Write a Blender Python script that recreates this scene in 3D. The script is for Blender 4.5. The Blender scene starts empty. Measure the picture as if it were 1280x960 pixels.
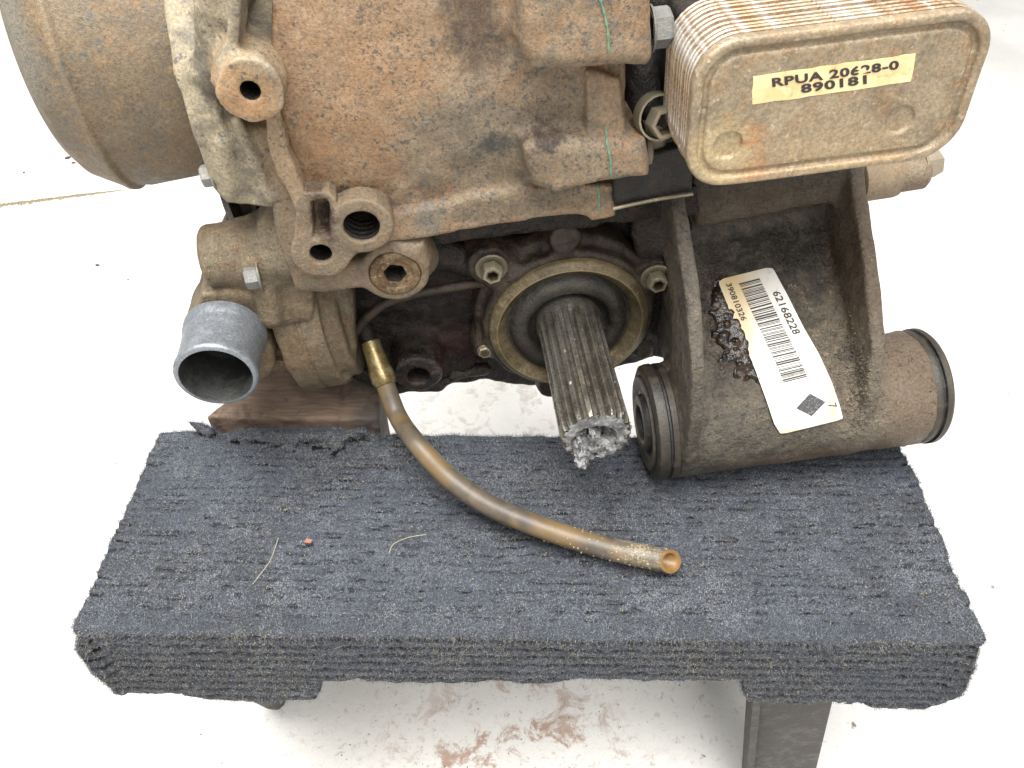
import bpy, bmesh, math, random
import numpy as np
from mathutils import Matrix, Vector
from mathutils.bvhtree import BVHTree
random.seed(7)
rng = np.random.default_rng(11)
SC = bpy.context.scene
COL = SC.collection

# ------------------------------------------------------------------ camera, world, lamps, exposure
CAM_Y, CAM_H, FPX = -.2145, .405, 1000.
YAW, PITCH = math.radians(.74), math.radians(45)
cam_d = bpy.data.cameras.new('camera')
cam = bpy.data.objects.new('camera', cam_d); COL.objects.link(cam)
cam.location = (0, CAM_Y, CAM_H)
cam.rotation_euler = (math.pi/2-PITCH, 0, YAW)
cam_d.sensor_width = 36; cam_d.lens = 36*FPX/1280
cam_d.clip_start = .01; cam_d.clip_end = 50
SC.camera = cam

world = bpy.data.worlds.new('World'); SC.world = world; world.use_nodes = True
bg = world.node_tree.nodes['Background']
bg.inputs[0].default_value = (1, .99, .97, 1); bg.inputs[1].default_value = .62

def area_lamp(name, loc, target, sx, sy, power, color):
    d = bpy.data.lights.new(name, 'AREA'); d.shape = 'RECTANGLE'; d.size = sx; d.size_y = sy
    d.energy = power; d.color = color
    o = bpy.data.objects.new(name, d); COL.objects.link(o)
    o.location = loc
    o.rotation_euler = (Vector(target)-Vector(loc)).to_track_quat('-Z', 'Y').to_euler()
area_lamp('ceiling_lamp', (-.25, -.22, 1.75), (0, .1, 0), 1.8, .8, 84, (1, .98, .95))
area_lamp('front_lamp', (.5, -1.1, 1.35), (0, .1, 0), 1.0, .5, 10, (1, .99, .97))
SC.view_settings.view_transform = 'Standard'; SC.view_settings.look = 'None'
SC.view_settings.exposure = .3; SC.view_settings.gamma = 1
SC.cycles.max_bounces = 6; SC.cycles.diffuse_bounces = 3; SC.cycles.glossy_bounces = 3
SC.cycles.use_denoising = True

# ------------------------------------------------------------------ frames
C0 = np.array([0, CAM_Y, CAM_H])
def ray(px, py):
    x = (px-640)/FPX; y = -(py-480)/FPX
    d = np.array([x, math.cos(PITCH)+y*math.sin(PITCH), -math.sin(PITCH)+y*math.cos(PITCH)])
    c, s = math.cos(YAW), math.sin(YAW)
    return np.array([c*d[0]-s*d[1], s*d[0]+c*d[1], d[2]])
def on_z(px, py, z=0.):
    d = ray(px, py); return C0+d*((z-CAM_H)/d[2])
def on_y(px, py, y):
    d = ray(px, py); return C0+d*((y-CAM_Y)/d[1])
A_, B_ = math.radians(7), math.radians(4.5)
_X = np.array([math.cos(A_)*math.cos(B_), math.sin(A_)*math.cos(B_), math.sin(B_)])
_Y = np.array([-math.sin(A_), math.cos(A_), 0]); RE = np.array([_X, _Y, np.cross(_X, _Y)])
OE = on_y(710, 390, .17)
def loc(P): return RE@(np.array(P)-OE)
CE = loc(C0)
def L(px, py, v=None, u=None, w=None):
    d = RE@ray(px, py)
    for i, k in enumerate((u, v, w)):
        if k is not None: return CE+d*((k-CE[i])/d[i])
def UW(pts, v): return [(lambda q: (q[0], q[2]))(L(x, y, v=v)) for x, y in pts]
def VW(pts, u): return [(lambda q: (q[1], q[2]))(L(x, y, u=u)) for x, y in pts]

# ------------------------------------------------------------------ materials
def srgb(r, g, b):
    f = lambda c: (c/255/12.92 if c/255 <= .04045 else ((c/255+.055)/1.055)**2.4)
    return (f(r)*KC, f(g)*KC, f(b)*KC, 1)
KC = .74
class NT:
    def __init__(s, name):
        s.m = bpy.data.materials.new(name); s.m.use_nodes = True
        s.t = s.m.node_tree; s.b = s.t.nodes['Principled BSDF']
        s.co = s.t.nodes.new('ShaderNodeTexCoord').outputs['Object']
    def n(s, typ, **kw):
        x = s.t.nodes.new(typ)
        for k, v in kw.items(): setattr(x, k, v)
        return x
    def l(s, a, b): s.t.links.new(a, b)
    def noise(s, scale, detail=4, rough=.6, dist=0, vec=None, off=0):
        x = s.n('ShaderNodeTexNoise'); x.inputs['Scale'].default_value = scale
        x.inputs['Detail'].default_value = detail; x.inputs['Roughness'].default_value = rough
        x.inputs['Distortion'].default_value = dist
        v = vec or s.co
        if off:
            m = s.n('ShaderNodeVectorMath'); m.operation = 'ADD'; s.l(v, m.inputs[0])
            m.inputs[1].default_value = (off, off*1.7, -off); v = m.outputs[0]
        s.l(v, x.inputs['Vector']); return x.outputs['Fac']
    def ramp(s, f, a, b, ca=0., cb=1.):
        x = s.n('ShaderNodeMapRange'); x.clamp = True; x.interpolation_type = 'SMOOTHSTEP'
        s.l(f, x.inputs['Value']); x.inputs[1].default_value = a; x.inputs[2].default_value = b
        x.inputs[3].default_value = ca; x.inputs[4].default_value = cb; return x.outputs[0]
    def mul(s, a, b, op='MULTIPLY'):
        x = s.n('ShaderNodeMath'); x.operation = op
        for i, q in enumerate((a, b)):
            if isinstance(q, (int, float)): x.inputs[i].default_value = q
            else: s.l(q, x.inputs[i])
        return x.outputs[0]
    def mix(s, f, a, b):
        x = s.n('ShaderNodeMix'); x.data_type = 'RGBA'
        if isinstance(f, (int, float)): x.inputs[0].default_value = f
        else: s.l(f, x.inputs[0])
        for i, q in ((6, a), (7, b)):
            if isinstance(q, tuple): x.inputs[i].default_value = q
            else: s.l(q, x.inputs[i])
        return x.outputs[2]
    def blob(s, c, r, soft=.5, jag=.012, sc=120):
        # soft-edged irregular patch mask round point c, radii r (object space)
        nz = s.n('ShaderNodeTexNoise'); nz.inputs['Scale'].default_value = sc; nz.inputs['Detail'].default_value = 5
        nz.inputs['Roughness'].default_value = .7
        s.l(s.co, nz.inputs['Vector'])
        a = s.n('ShaderNodeVectorMath'); a.operation = 'SUBTRACT'; s.l(nz.outputs['Color'], a.inputs[0]); a.inputs[1].default_value = (.5, .5, .5)
        a2 = s.n('ShaderNodeVectorMath'); a2.operation = 'SCALE'; s.l(a.outputs[0], a2.inputs[0]); a2.inputs['Scale'].default_value = jag*2
        a3 = s.n('ShaderNodeVectorMath'); a3.operation = 'ADD'; s.l(a2.outputs[0], a3.inputs[0]); s.l(s.co, a3.inputs[1])
        b = s.n('ShaderNodeVectorMath'); b.operation = 'SUBTRACT'; s.l(a3.outputs[0], b.inputs[0]); b.inputs[1].default_value = tuple(c)
        d = s.n('ShaderNodeVectorMath'); d.operation = 'DIVIDE'; s.l(b.outputs[0], d.inputs[0]); d.inputs[1].default_value = tuple(r)
        e = s.n('ShaderNodeVectorMath'); e.operation = 'LENGTH'; s.l(d.outputs[0], e.inputs[0])
        return s.ramp(e.outputs['Value'], 1-soft, 1+soft*.4, 1, 0)
def grime(name, base, c2, c3, rough=.75, metal=0., bump=.5, specks=None, patches=(), edge=None, sc=1., wet=(), bumpd=.0012, dust=None):
    """base metal colour, two broad dirt tones, fine specks, patches=[(centre, radii, colour, strength)]"""
    t = NT(name)
    n1 = t.noise(45*sc, 5, .65, .3); n2 = t.noise(130*sc, 5, .7, .2, off=3.1); n3 = t.noise(700*sc, 4, .7, off=5.3)
    c = t.mix(t.ramp(n1, .38, .62), base, c2)
    c = t.mix(t.ramp(n2, .48, .66, 0, .85), c, c3)
    for (pc, pr, pcol, st) in patches:
        c = t.mix(t.mul(t.blob(pc, pr), st), c, pcol)
    if dust: c = t.mix(t.mul(t.ramp(t.noise(85*sc, 7, .78, .6, off=21.), .42, .66), dust[1]), c, dust[0])
    for k, (ssc, thr, scol, st) in enumerate(specks or ()):
        cl = t.ramp(t.noise(50*sc, 3, .6, off=11.3+k), .37, .55)
        f = t.mul(t.ramp(t.noise(ssc, 3, .65, .4, off=7.7+2*k), thr, thr+.05), t.mul(cl, st))
        c = t.mix(f, c, scol)
    g = t.ramp(n3, .3, .7, .72, 1.22)                       # fine grain of the dirt
    mm = t.n('ShaderNodeVectorMath'); mm.operation = 'SCALE'; t.l(c, mm.inputs[0]); t.l(g, mm.inputs['Scale']); c = mm.outputs[0]
    if edge:
        geo = t.n('ShaderNodeNewGeometry')
        c = t.mix(t.mul(t.ramp(geo.outputs['Pointiness'], .52, .60), edge[1]), c, edge[0])
    t.l(c, t.b.inputs['Base Color'])
    r = t.ramp(n2, .3, .7, rough-.12, rough+.12)
    for (pc, pr) in wet:
        f = t.blob(pc, pr); x = t.n('ShaderNodeMix'); x.data_type = 'FLOAT'; t.l(f, x.inputs[0]); t.l(r, x.inputs[2]); x.inputs[3].default_value = .12; r = x.outputs[0]
    t.l(r, t.b.inputs['Roughness']); t.b.inputs['Metallic'].default_value = metal
    b = t.n('ShaderNodeBump'); b.inputs['Strength'].default_value = bump; b.inputs['Distance'].default_value = bumpd
    h = t.mul(t.mul(n3, .5), t.mul(t.noise(260*sc, 4, .7, off=1.3), 1.), 'ADD')
    h = t.mul(h, t.mul(t.noise(1900, 2, .6), .3), 'ADD')
    t.l(h, b.inputs['Height']); t.l(b.outputs[0], t.b.inputs['Normal'])
    return t.m
BLACK = (.012, .010, .009, 1)
P3 = lambda x, y, v: tuple(L(x, y, v=v))
M = {}
M['upper'] = grime('rusty_dusty_aluminium', srgb(138, 121, 99), srgb(150, 119, 89), srgb(112, 107, 99), .70, 0, .55, dust=(srgb(164, 144, 116), .42),
    specks=[(420, .56, srgb(70, 73, 72), .7), (900, .6, srgb(44, 37, 31), .65), (1300, .66, srgb(200, 175, 140), .6)],
    patches=[(P3(430, 80, -.035), (.055, .05, .05), srgb(168, 130, 94), .5), (P3(580, 160, -.03), (.03, .05, .022), srgb(118, 110, 96), .6), (P3(700, 130, -.03), (.03, .05, .02), srgb(112, 100, 84), .5), (P3(595, 45, -.035), (.014, .03, .03), srgb(66, 50, 40), .75),  # last, dark patch paints the shade of the hollow beside the boss
             (P3(640, 195, -.03), (.05, .03, .016), srgb(96, 86, 70), .6), (P3(690, 150, -.03), (.03, .03, .016), srgb(118, 104, 86), .6),
             (P3(620, 180, -.03), (.013, .03, .007), srgb(48, 54, 56), .85), (P3(420, 200, -.03), (.03, .03, .03), srgb(140, 104, 68), .6),
             (P3(440, 240, -.03), (.012, .02, .004), srgb(30, 24, 20), .9), (P3(500, 250, -.03), (.03, .02, .008), srgb(112, 84, 62), .7),
             (P3(540, 272, -.03), (.010, .02, .011), srgb(112, 110, 102), .8), (P3(680, 175, -.045), (.012, .02, .005), srgb(46, 32, 28), .9),
             (P3(660, 255, -.03), (.06, .02, .007), srgb(110, 96, 76), .8), (P3(360, 120, -.035), (.012, .03, .06), srgb(132, 98, 68), .5)],
    edge=(srgb(190, 158, 118), .5))
M['bell'] = grime('dusty_cast_flange', srgb(152, 140, 116), srgb(112, 104, 91), srgb(170, 156, 128), .7, 0, .5,
    specks=[(420, .58, srgb(80, 80, 78), .8)], patches=[(P3(315, 110, -.04), (.02, .03, .02), srgb(158, 122, 84), .9), (P3(360, 200, -.03), (.014, .03, .04), srgb(158, 132, 102), .8),
    (P3(262, 60, -.02), (.006, .02, .04), srgb(78, 70, 58), .7)], edge=(srgb(205, 190, 160), .6))
M['drum'] = grime('dusty_brown_drum', srgb(118, 100, 76), srgb(104, 91, 73), srgb(134, 108, 79), .62, 0, .5, dust=(srgb(144, 128, 102), .35),
    specks=[(700, .57, srgb(84, 80, 72), .7), (250, .60, srgb(84, 88, 88), .75)], patches=[(P3(215, 222, .02), (.012, .05, .004), srgb(74, 66, 56), .8), (P3(15, 60, 0), (.02, .06, .03), srgb(120, 122, 116), .6)], edge=(srgb(180, 164, 134), .5))
M['tan'] = grime('tan_cast_aluminium', srgb(128, 112, 88), srgb(101, 89, 71), srgb(112, 86, 61), .72, 0, .8, dust=(srgb(152, 138, 112), .42),
    specks=[(500, .6, srgb(70, 58, 46), .7), (1200, .64, srgb(205, 185, 150), .8)],
    patches=[(P3(360, 420, 0), (.03, .03, .02), srgb(112, 82, 54), .7), (P3(400, 430, .02), (.02, .04, .03), srgb(92, 80, 62), .6),
             (P3(350, 300, 0), (.012, .03, .03), srgb(104, 98, 86), .7)], edge=(srgb(176, 160, 126), .6))
M['oily'] = grime('oily_black_casting', srgb(44, 36, 31), srgb(28, 23, 21), srgb(66, 52, 43), .26, .1, 1.,
    specks=[(500, .6, srgb(10, 9, 8), .8), (1400, .68, srgb(150, 135, 110), .5)],
    patches=[(P3(560, 430, .02), (.03, .03, .014), srgb(66, 40, 34), .7), (P3(810, 300, 0), (.02, .02, .02), srgb(70, 60, 52), .6)],
    edge=(srgb(92, 78, 62), .5), bumpd=.0014)
M['retainer'] = grime('oily_brown_retainer', srgb(70, 60, 50), srgb(48, 40, 34), srgb(84, 66, 50), .45, .1, .8,
    specks=[(500, .6, srgb(24, 20, 18), .8), (1400, .66, srgb(170, 155, 130), .6)], edge=(srgb(120, 102, 80), .6))
M['bracket'] = grime('dirty_bracket_paint', srgb(88, 81, 71), srgb(66, 62, 56), srgb(100, 88, 72), .5, 0, 1., dust=(srgb(126, 116, 100), .45),
    specks=[(450, .58, srgb(40, 36, 32), .8), (1100, .62, srgb(150, 136, 114), .7)],
    patches=[(P3(1060, 470, -.06), (.035, .05, .05), srgb(128, 116, 98), .6), (P3(960, 265, -.01), (.08, .05, .02), srgb(96, 78, 60), .6),
             (P3(1000, 305, 0), (.08, .08, .014), srgb(34, 29, 25), .92), (P3(905, 400, -.04), (.018, .05, .035), srgb(40, 28, 20), .95),
             (P3(1150, 480, -.07), (.035, .06, .05), srgb(120, 98, 76), .7), (P3(1080, 330, -.04), (.014, .05, .06), srgb(104, 86, 68), .7),
             (P3(1030, 560, -.08), (.09, .04, .014), srgb(110, 84, 60), .6), (P3(860, 350, -.04), (.008, .05, .06), srgb(98, 90, 78), .7)],
    wet=[(P3(905, 408, -.04), (.015, .06, .03)), (P3(1000, 300, -.0), (.03, .05, .01))], edge=(srgb(150, 132, 104), .45), bumpd=.0016)
M['cooler'] = grime('dusty_cooler_steel', srgb(156, 138, 112), srgb(132, 118, 97), srgb(154, 124, 90), .48, .15, .4, dust=(srgb(178, 160, 130), .5),
    specks=[(300, .6, srgb(196, 184, 160), .6), (900, .64, srgb(120, 96, 70), .6)],
    patches=[(P3(938, 190, -.075), (.006, .02, .016), srgb(172, 112, 62), .8), (P3(1105, 128, -.075), (.006, .02, .006), srgb(128, 96, 66), .7), (P3(900, 190, -.075), (.016, .02, .02), srgb(186, 166, 124), .7), (P3(1010, 205, -.075), (.05, .02, .02), srgb(176, 150, 112), .5)], edge=(srgb(215, 200, 175), .35), sc=.9)  # pale edge tint paints the bright highlight along the rim
M['fin'] = grime('cooler_plate_edge', srgb(188, 170, 146), srgb(168, 132, 96), srgb(216, 214, 210), .38, .35, .4,
    specks=[(300, .6, srgb(150, 98, 56), .8)], sc=.9)
M['alum'] = grime('bare_grey_aluminium', srgb(140, 145, 151), srgb(134, 139, 145), srgb(146, 151, 156), .42, .5, .06, specks=[(900, .64, srgb(120, 122, 126), .4)])
M['bore'] = grime('dark_pipe_bore', srgb(60, 62, 60), srgb(46, 48, 46), srgb(70, 70, 66), .6, .2, .3)
M['brass'] = grime('worn_seal_band', srgb(124, 110, 84), srgb(92, 80, 60), srgb(146, 132, 102), .5, .35, .4, specks=[(900, .6, srgb(60, 48, 32), .8)], edge=(srgb(200, 178, 120), .8))
M['seal'] = grime('oily_seal_rubber', srgb(60, 56, 50), srgb(44, 41, 37), srgb(74, 68, 58), .4, 0, .8, specks=[(1500, .66, srgb(150, 140, 115), .6)])
M['shaft'] = grime('worn_spline_steel', srgb(146, 143, 136), srgb(112, 107, 97), srgb(140, 130, 112), .3, .75, .25, specks=[(900, .62, srgb(58, 50, 40), .8)], edge=(srgb(215, 210, 200), .8))  # pale edge tint strengthens the highlights on the spline crests by colour
M['fracture'] = grime('fresh_fractured_steel', srgb(172, 172, 172), srgb(126, 126, 126), srgb(200, 200, 200), .36, .5, 1., specks=[(1200, .6, srgb(60, 60, 60), .7)], sc=1.6)
M['bolt'] = grime('dirty_bolt_steel', srgb(128, 110, 84), srgb(104, 88, 68), srgb(140, 112, 78), .5, .35, .4, specks=[(900, .6, srgb(60, 50, 40), .7)], edge=(srgb(190, 180, 160), .5))
M['zinc'] = grime('bluish_zinc_bolt', srgb(118, 118, 114), srgb(96, 90, 80), srgb(112, 92, 68), .6, .25, .5, dust=(srgb(140, 126, 102), .6), edge=(srgb(160, 164, 166), .4))
M['oilbolt'] = grime('oily_bolt_steel', srgb(112, 98, 78), srgb(72, 62, 50), srgb(90, 74, 56), .35, .4, .5, specks=[(900, .6, srgb(30, 26, 22), .8)], edge=(srgb(185, 175, 150), .7))
M['black'] = grime('black_cavity_metal', srgb(30, 25, 21), srgb(18, 15, 14), srgb(50, 39, 30), .55, 0, 1., specks=[(1200, .60, srgb(104, 86, 66), .7), (500, .62, srgb(78, 60, 44), .7)])
M['rubber'] = grime('worn_black_rubber', srgb(34, 32, 30), srgb(25, 24, 23), srgb(66, 57, 46), .5, 0, .4, edge=(srgb(100, 88, 70), .5))
M['fitting'] = grime('yellow_zinc_fitting', srgb(146, 128, 82), srgb(116, 98, 66), srgb(160, 152, 122), .34, .6, .15)
M['plug'] = grime('scaly_drain_plug', srgb(128, 104, 74), srgb(104, 78, 52), srgb(158, 140, 110), .6, .2, 1.0, specks=[(600, .58, srgb(60, 42, 28), .8), (900, .6, srgb(190, 180, 150), .8)])
M['leg'] = grime('grey_plastic_leg', srgb(50, 47, 45), srgb(34, 32, 31), srgb(74, 62, 52), .6, 0, .4, specks=[(300, .6, srgb(46, 42, 40), .8)])
M['pulley'] = grime('dark_rubber_drive', srgb(52, 38, 33), srgb(36, 28, 26), srgb(70, 56, 48), .4, 0, .6)

def hose_mat():
    t = NT('amber_rubber_hose')
    n = t.noise(60, 4, .6, .3); n2 = t.noise(900, 3, .7)
    c = t.mix(t.ramp(n, .35, .65), srgb(104, 93, 78), srgb(78, 70, 62))
    c = t.mix(t.ramp(t.noise(30, 2, off=2), .45, .6, 0, .6), c, srgb(128, 104, 66))
    e = loc(on_z(800, 690, .012))
    c = t.mix(t.mul(t.blob(tuple(e), (.022, .012, .012)), t.ramp(n2, .4, .6)), c, srgb(166, 154, 128))
    t.l(c, t.b.inputs['Base Color']); t.b.inputs['Roughness'].default_value = .46
    t.b.inputs['Subsurface Weight'].default_value = 0
    b = t.n('ShaderNodeBump'); b.inputs['Strength'].default_value = .25; b.inputs['Distance'].default_value = .0006
    t.l(n2, b.inputs['Height']); t.l(b.outputs[0], t.b.inputs['Normal'])
    return t.m
M['hose'] = hose_mat()
def flat(name, col, rough=.6, metal=0):
    t = NT(name); n = t.noise(600, 4, .7)
    mm = t.n('ShaderNodeVectorMath'); mm.operation = 'SCALE'; mm.inputs[0].default_value = col[:3]; t.l(t.ramp(n, .3, .7, .8, 1.15), mm.inputs['Scale'])
    t.l(mm.outputs[0], t.b.inputs['Base Color']); t.b.inputs['Roughness'].default_value = rough; t.b.inputs['Metallic'].default_value = metal
    return t.m
M['amber'] = flat('amber_hose_bore', srgb(140, 106, 62), .45)
M['ink'] = flat('black_print', srgb(46, 42, 40), .6)
M['green'] = flat('green_sealant', srgb(112, 150, 122), .6)
M['chip'] = flat('red_paint_chip', srgb(160, 104, 82), .6)
M['thread'] = flat('pale_lint', srgb(176, 166, 140), .8)
M['redgrit'] = flat('brown_floor_grit', srgb(96, 84, 70), .9)
M['crack'] = flat('dusty_joint_filling', srgb(176, 166, 140), .9)

# ------------------------------------------------------------------ mesh helpers
def link(name, me, mats, parent=None, smooth=True, sharp=None):
    for m in (mats if isinstance(mats, (list, tuple)) else [mats]): me.materials.append(M[m] if isinstance(m, str) else m)
    if smooth: me.polygons.foreach_set('use_smooth', [True]*len(me.polygons))
    if sharp: me.set_sharp_from_angle(angle=math.radians(sharp))
    o = bpy.data.objects.new(name, me); COL.objects.link(o)
    if parent: o.parent = parent
    return o
def np_mesh(name, V, F, k=4):
    me = bpy.data.meshes.new(name); V = np.asarray(V, np.float32); F = np.asarray(F, np.int32)
    me.vertices.add(len(V)); me.vertices.foreach_set('co', V.ravel())
    me.loops.add(F.size); me.loops.foreach_set('vertex_index', F.ravel())
    me.polygons.add(len(F)); me.polygons.foreach_set('loop_start', np.arange(0, F.size, k, dtype=np.int32))
    me.polygons.foreach_set('loop_total', np.full(len(F), k, np.int32)); me.update(calc_edges=True); me.validate()
    return me
def py_mesh(name, V, F):
    me = bpy.data.meshes.new(name); me.from_pydata([tuple(map(float, p)) for p in V], [], F); me.update()
    bm = bmesh.new(); bm.from_mesh(me); bmesh.ops.recalc_face_normals(bm, faces=bm.faces); bm.to_mesh(me); bm.free(); return me
def root(name, loc_, label, cat, rot=None, group=None):
    o = bpy.data.objects.new(name, None); COL.objects.link(o); o.empty_display_size = .05
    if rot is not None: o.matrix_world = Matrix.Translation(loc_) @ rot.to_4x4()
    else: o.location = loc_
    o['label'] = label; o['category'] = cat
    if group: o['group'] = group
    return o
def frame_of(axis):
    z = Vector(axis).normalized(); a = Vector((0, 0, 1)) if abs(z.z) < .9 else Vector((1, 0, 0))
    x = a.cross(z).normalized(); return x, z.cross(x), z
def lathe(name, prof, o, axis, mat, parent, seg=48, closed=True, sharp=35, smooth=True, phase=0, fr=None, mats=None):
    """prof: [(radius, height along axis)], revolved about axis through o"""
    x, y, z = fr or frame_of(axis); o = Vector(o); V = []; F = []
    for r, h in prof:
        for i in range(seg):
            a = 2*math.pi*(i+phase)/seg; V.append(o+z*h+(x*math.cos(a)+y*math.sin(a))*r)
    n = len(prof)
    for j in range(n-1):
        for i in range(seg):
            k = (i+1) % seg; F.append((j*seg+i, j*seg+k, (j+1)*seg+k, (j+1)*seg+i))
    if closed:
        F.append(tuple(range(seg))[::-1]); F.append(tuple(range((n-1)*seg, n*seg)))
    me = py_mesh(name, V, F)
    return link(name, me, mat, parent, smooth, sharp)
def tube(name, pts, rad, mat, parent, seg=16, n=8, cap=True, mesh_only=False):
    P = [Vector(p) for p in pts]; R = rad if isinstance(rad, (list, tuple)) else [rad]*len(P)
    Q = []; RR = []
    for i in range(len(P)-1):
        p0 = P[max(i-1, 0)]; p1 = P[i]; p2 = P[i+1]; p3 = P[min(i+2, len(P)-1)]
        for k in range(n):
            t = k/n
            Q.append(.5*((2*p1)+(p2-p0)*t+(2*p0-5*p1+4*p2-p3)*t*t+(3*p1-p0-3*p2+p3)*t**3)); RR.append(R[i]*(1-t)+R[i+1]*t)
    Q.append(P[-1]); RR.append(R[-1])
    V = []; F = []; x = None
    for i, q in enumerate(Q):
        z = (Q[min(i+1, len(Q)-1)]-Q[max(i-1, 0)]).normalized()
        if x is None: x = frame_of(z)[0]
        x = (x-z*x.dot(z)).normalized(); y = z.cross(x)
        for k in range(seg):
            a = 2*math.pi*k/seg; V.append(q+(x*math.cos(a)+y*math.sin(a))*RR[i])
    for j in range(len(Q)-1):
        for i in range(seg):
            k = (i+1) % seg; F.append((j*seg+i, j*seg+k, (j+1)*seg+k, (j+1)*seg+i))
    if cap: F.append(tuple(range(seg))[::-1]); F.append(tuple(range((len(Q)-1)*seg, len(Q)*seg)))
    if mesh_only: return V, F
    return link(name, py_mesh(name, V, F), mat, parent, True, 50)

# ------------------------------------------------------------------ signed-distance castings
BIG = .02
def smin(a, b, k):
    if k <= 0: return np.minimum(a, b)
    h = np.maximum(k-np.abs(a-b), 0)/k; return np.minimum(a, b)-h*h*k*.25
def vnoise(ax, scale, seed, oct=2):
    out = 0; r = np.random.default_rng(seed); amp = 1
    for o in range(oct):
        s = scale*2**o; I = []; W = []; N = []
        for a in ax:
            q = (a-a[0])*s; i = np.floor(q).astype(int); f = (q-i).astype(np.float32); f = f*f*(3-2*f); I.append(i); W.append(f); N.append(i[-1]+2)
        R = r.uniform(-1, 1, N).astype(np.float32)
        g = R[I[0]]*(1-W[0])[:, None, None]+R[I[0]+1]*W[0][:, None, None]
        g = g[:, I[1]]*(1-W[1])[None, :, None]+g[:, I[1]+1]*W[1][None, :, None]
        g = g[:, :, I[2]]*(1-W[2])+g[:, :, I[2]+1]*W[2]
        out = out+amp*g; amp *= .5
    return out
def seg_d(px, py, ax, ay, bx, by):
    dx, dy = bx-ax, by-ay; t = np.clip(((px-ax)*dx+(py-ay)*dy)/(dx*dx+dy*dy+1e-12), 0, 1)
    return np.hypot(px-ax-t*dx, py-ay-t*dy)
def poly_sdf(X, Y, pts):
    d = np.full(np.broadcast(X, Y).shape, 9., np.float32); ins = np.zeros(d.shape, bool); n = len(pts)
    for i in range(n):
        ax, ay = pts[i]; bx, by = pts[(i+1) % n]
        d = np.minimum(d, seg_d(X, Y, ax, ay, bx, by))
        if ay != by:
            c = ((ay > Y) != (by > Y)) & (X < (bx-ax)*(Y-ay)/(by-ay)+ax); ins ^= c
    return np.where(ins, -d, d)
class Field:
    def __init__(s, lo, hi, h):
        s.lo = np.array(lo); s.h = h
        s.ax = [np.arange(lo[i], hi[i]+h, h, dtype=np.float32) for i in range(3)]
        s.D = np.full([len(a) for a in s.ax], BIG, np.float32)
    def region(s, lo, hi, m):
        sl = []
        for i in range(3):
            a = max(0, int((lo[i]-m-s.lo[i])/s.h)); b = min(len(s.ax[i]), int((hi[i]+m-s.lo[i])/s.h)+2); sl.append(slice(a, max(b, a)))
        return tuple(sl)
    def op(s, fn, lo, hi, k=.003, cut=False, only=False):
        sl = s.region(lo, hi, max(k, 3*s.h)+.001)
        if any(q.stop <= q.start for q in sl): return
        X, Y, Z = s.ax[0][sl[0]][:, None, None], s.ax[1][sl[1]][None, :, None], s.ax[2][sl[2]][None, None, :]
        d = fn(X, Y, Z).astype(np.float32)
        if cut: s.D[sl] = -smin(-s.D[sl], d, k)
        else: s.D[sl] = smin(s.D[sl], d, k)
    def cap(s, a, b, r0, r1=None, k=.003, cut=False):
        r1 = r0 if r1 is None else r1; a = np.array(a, float); b = np.array(b, float); d = b-a; L2 = d@d+1e-12; R = max(r0, r1)
        def fn(X, Y, Z):
            t = np.clip(((X-a[0])*d[0]+(Y-a[1])*d[1]+(Z-a[2])*d[2])/L2, 0, 1)
            return np.sqrt((X-a[0]-t*d[0])**2+(Y-a[1]-t*d[1])**2+(Z-a[2]-t*d[2])**2)-(r0+(r1-r0)*t)
        s.op(fn, np.minimum(a, b)-R, np.maximum(a, b)+R, k, cut)
    def cyl(s, a, b, r, rnd=.001, k=.003, cut=False, r1=None):
        a = np.array(a, float); b = np.array(b, float); d = b-a; Ln = np.linalg.norm(d); d = d/Ln; r1 = r if r1 is None else r1; R = max(r, r1)
        def fn(X, Y, Z):
            x, y, z = X-a[0], Y-a[1], Z-a[2]; t = x*d[0]+y*d[1]+z*d[2]
            rad = np.sqrt(np.maximum(x*x+y*y+z*z-t*t, 0)); rr = r+(r1-r)*np.clip(t/Ln, 0, 1)
            qx = rad-rr+rnd; qy = np.abs(t-Ln/2)-Ln/2+rnd
            return np.hypot(np.maximum(qx, 0), np.maximum(qy, 0))+np.minimum(np.maximum(qx, qy), 0)-rnd
        s.op(fn, np.minimum(a, b)-R, np.maximum(a, b)+R, k, cut)
    def prism(s, axis, pts, c0, c1, rnd=.002, k=.003, cut=False):
        """axis 1: pts are (u,w), extruded in v; axis 0: pts are (v,w), extruded in u; axis 2: (u,v) extruded in w"""
        ia = [(1, 2), (0, 2), (0, 1)][axis]; P = np.array(pts); lo = np.zeros(3); hi = np.zeros(3)
        for j, i in enumerate(ia): lo[i], hi[i] = P[:, j].min(), P[:, j].max()
        lo[axis], hi[axis] = min(c0, c1), max(c0, c1); m, hh = (c0+c1)/2, abs(c1-c0)/2
        def fn(X, Y, Z):
            C = (X, Y, Z); p = poly_sdf(C[ia[0]], C[ia[1]], pts)+rnd; q = np.abs(C[axis]-m)-hh+rnd
            return np.hypot(np.maximum(p, 0), np.maximum(q, 0))+np.minimum(np.maximum(p, q), 0)-rnd
        s.op(fn, lo, hi, k, cut)
    def box(s, lo, hi, rnd=.002, k=.003, cut=False):
        c = (np.array(lo)+np.array(hi))/2; e = (np.array(hi)-np.array(lo))/2-rnd
        def fn(X, Y, Z):
            x, y, z = np.abs(X-c[0])-e[0], np.abs(Y-c[1])-e[1], np.abs(Z-c[2])-e[2]
            return np.sqrt(np.maximum(x, 0)**2+np.maximum(y, 0)**2+np.maximum(z, 0)**2)+np.minimum(np.maximum(np.maximum(x, y), z), 0)-rnd
        s.op(fn, lo, hi, k, cut)
    def lumps(s, scale, amp, seed, oct=2): s.D += amp*vnoise(s.ax, scale, seed, oct)
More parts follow.
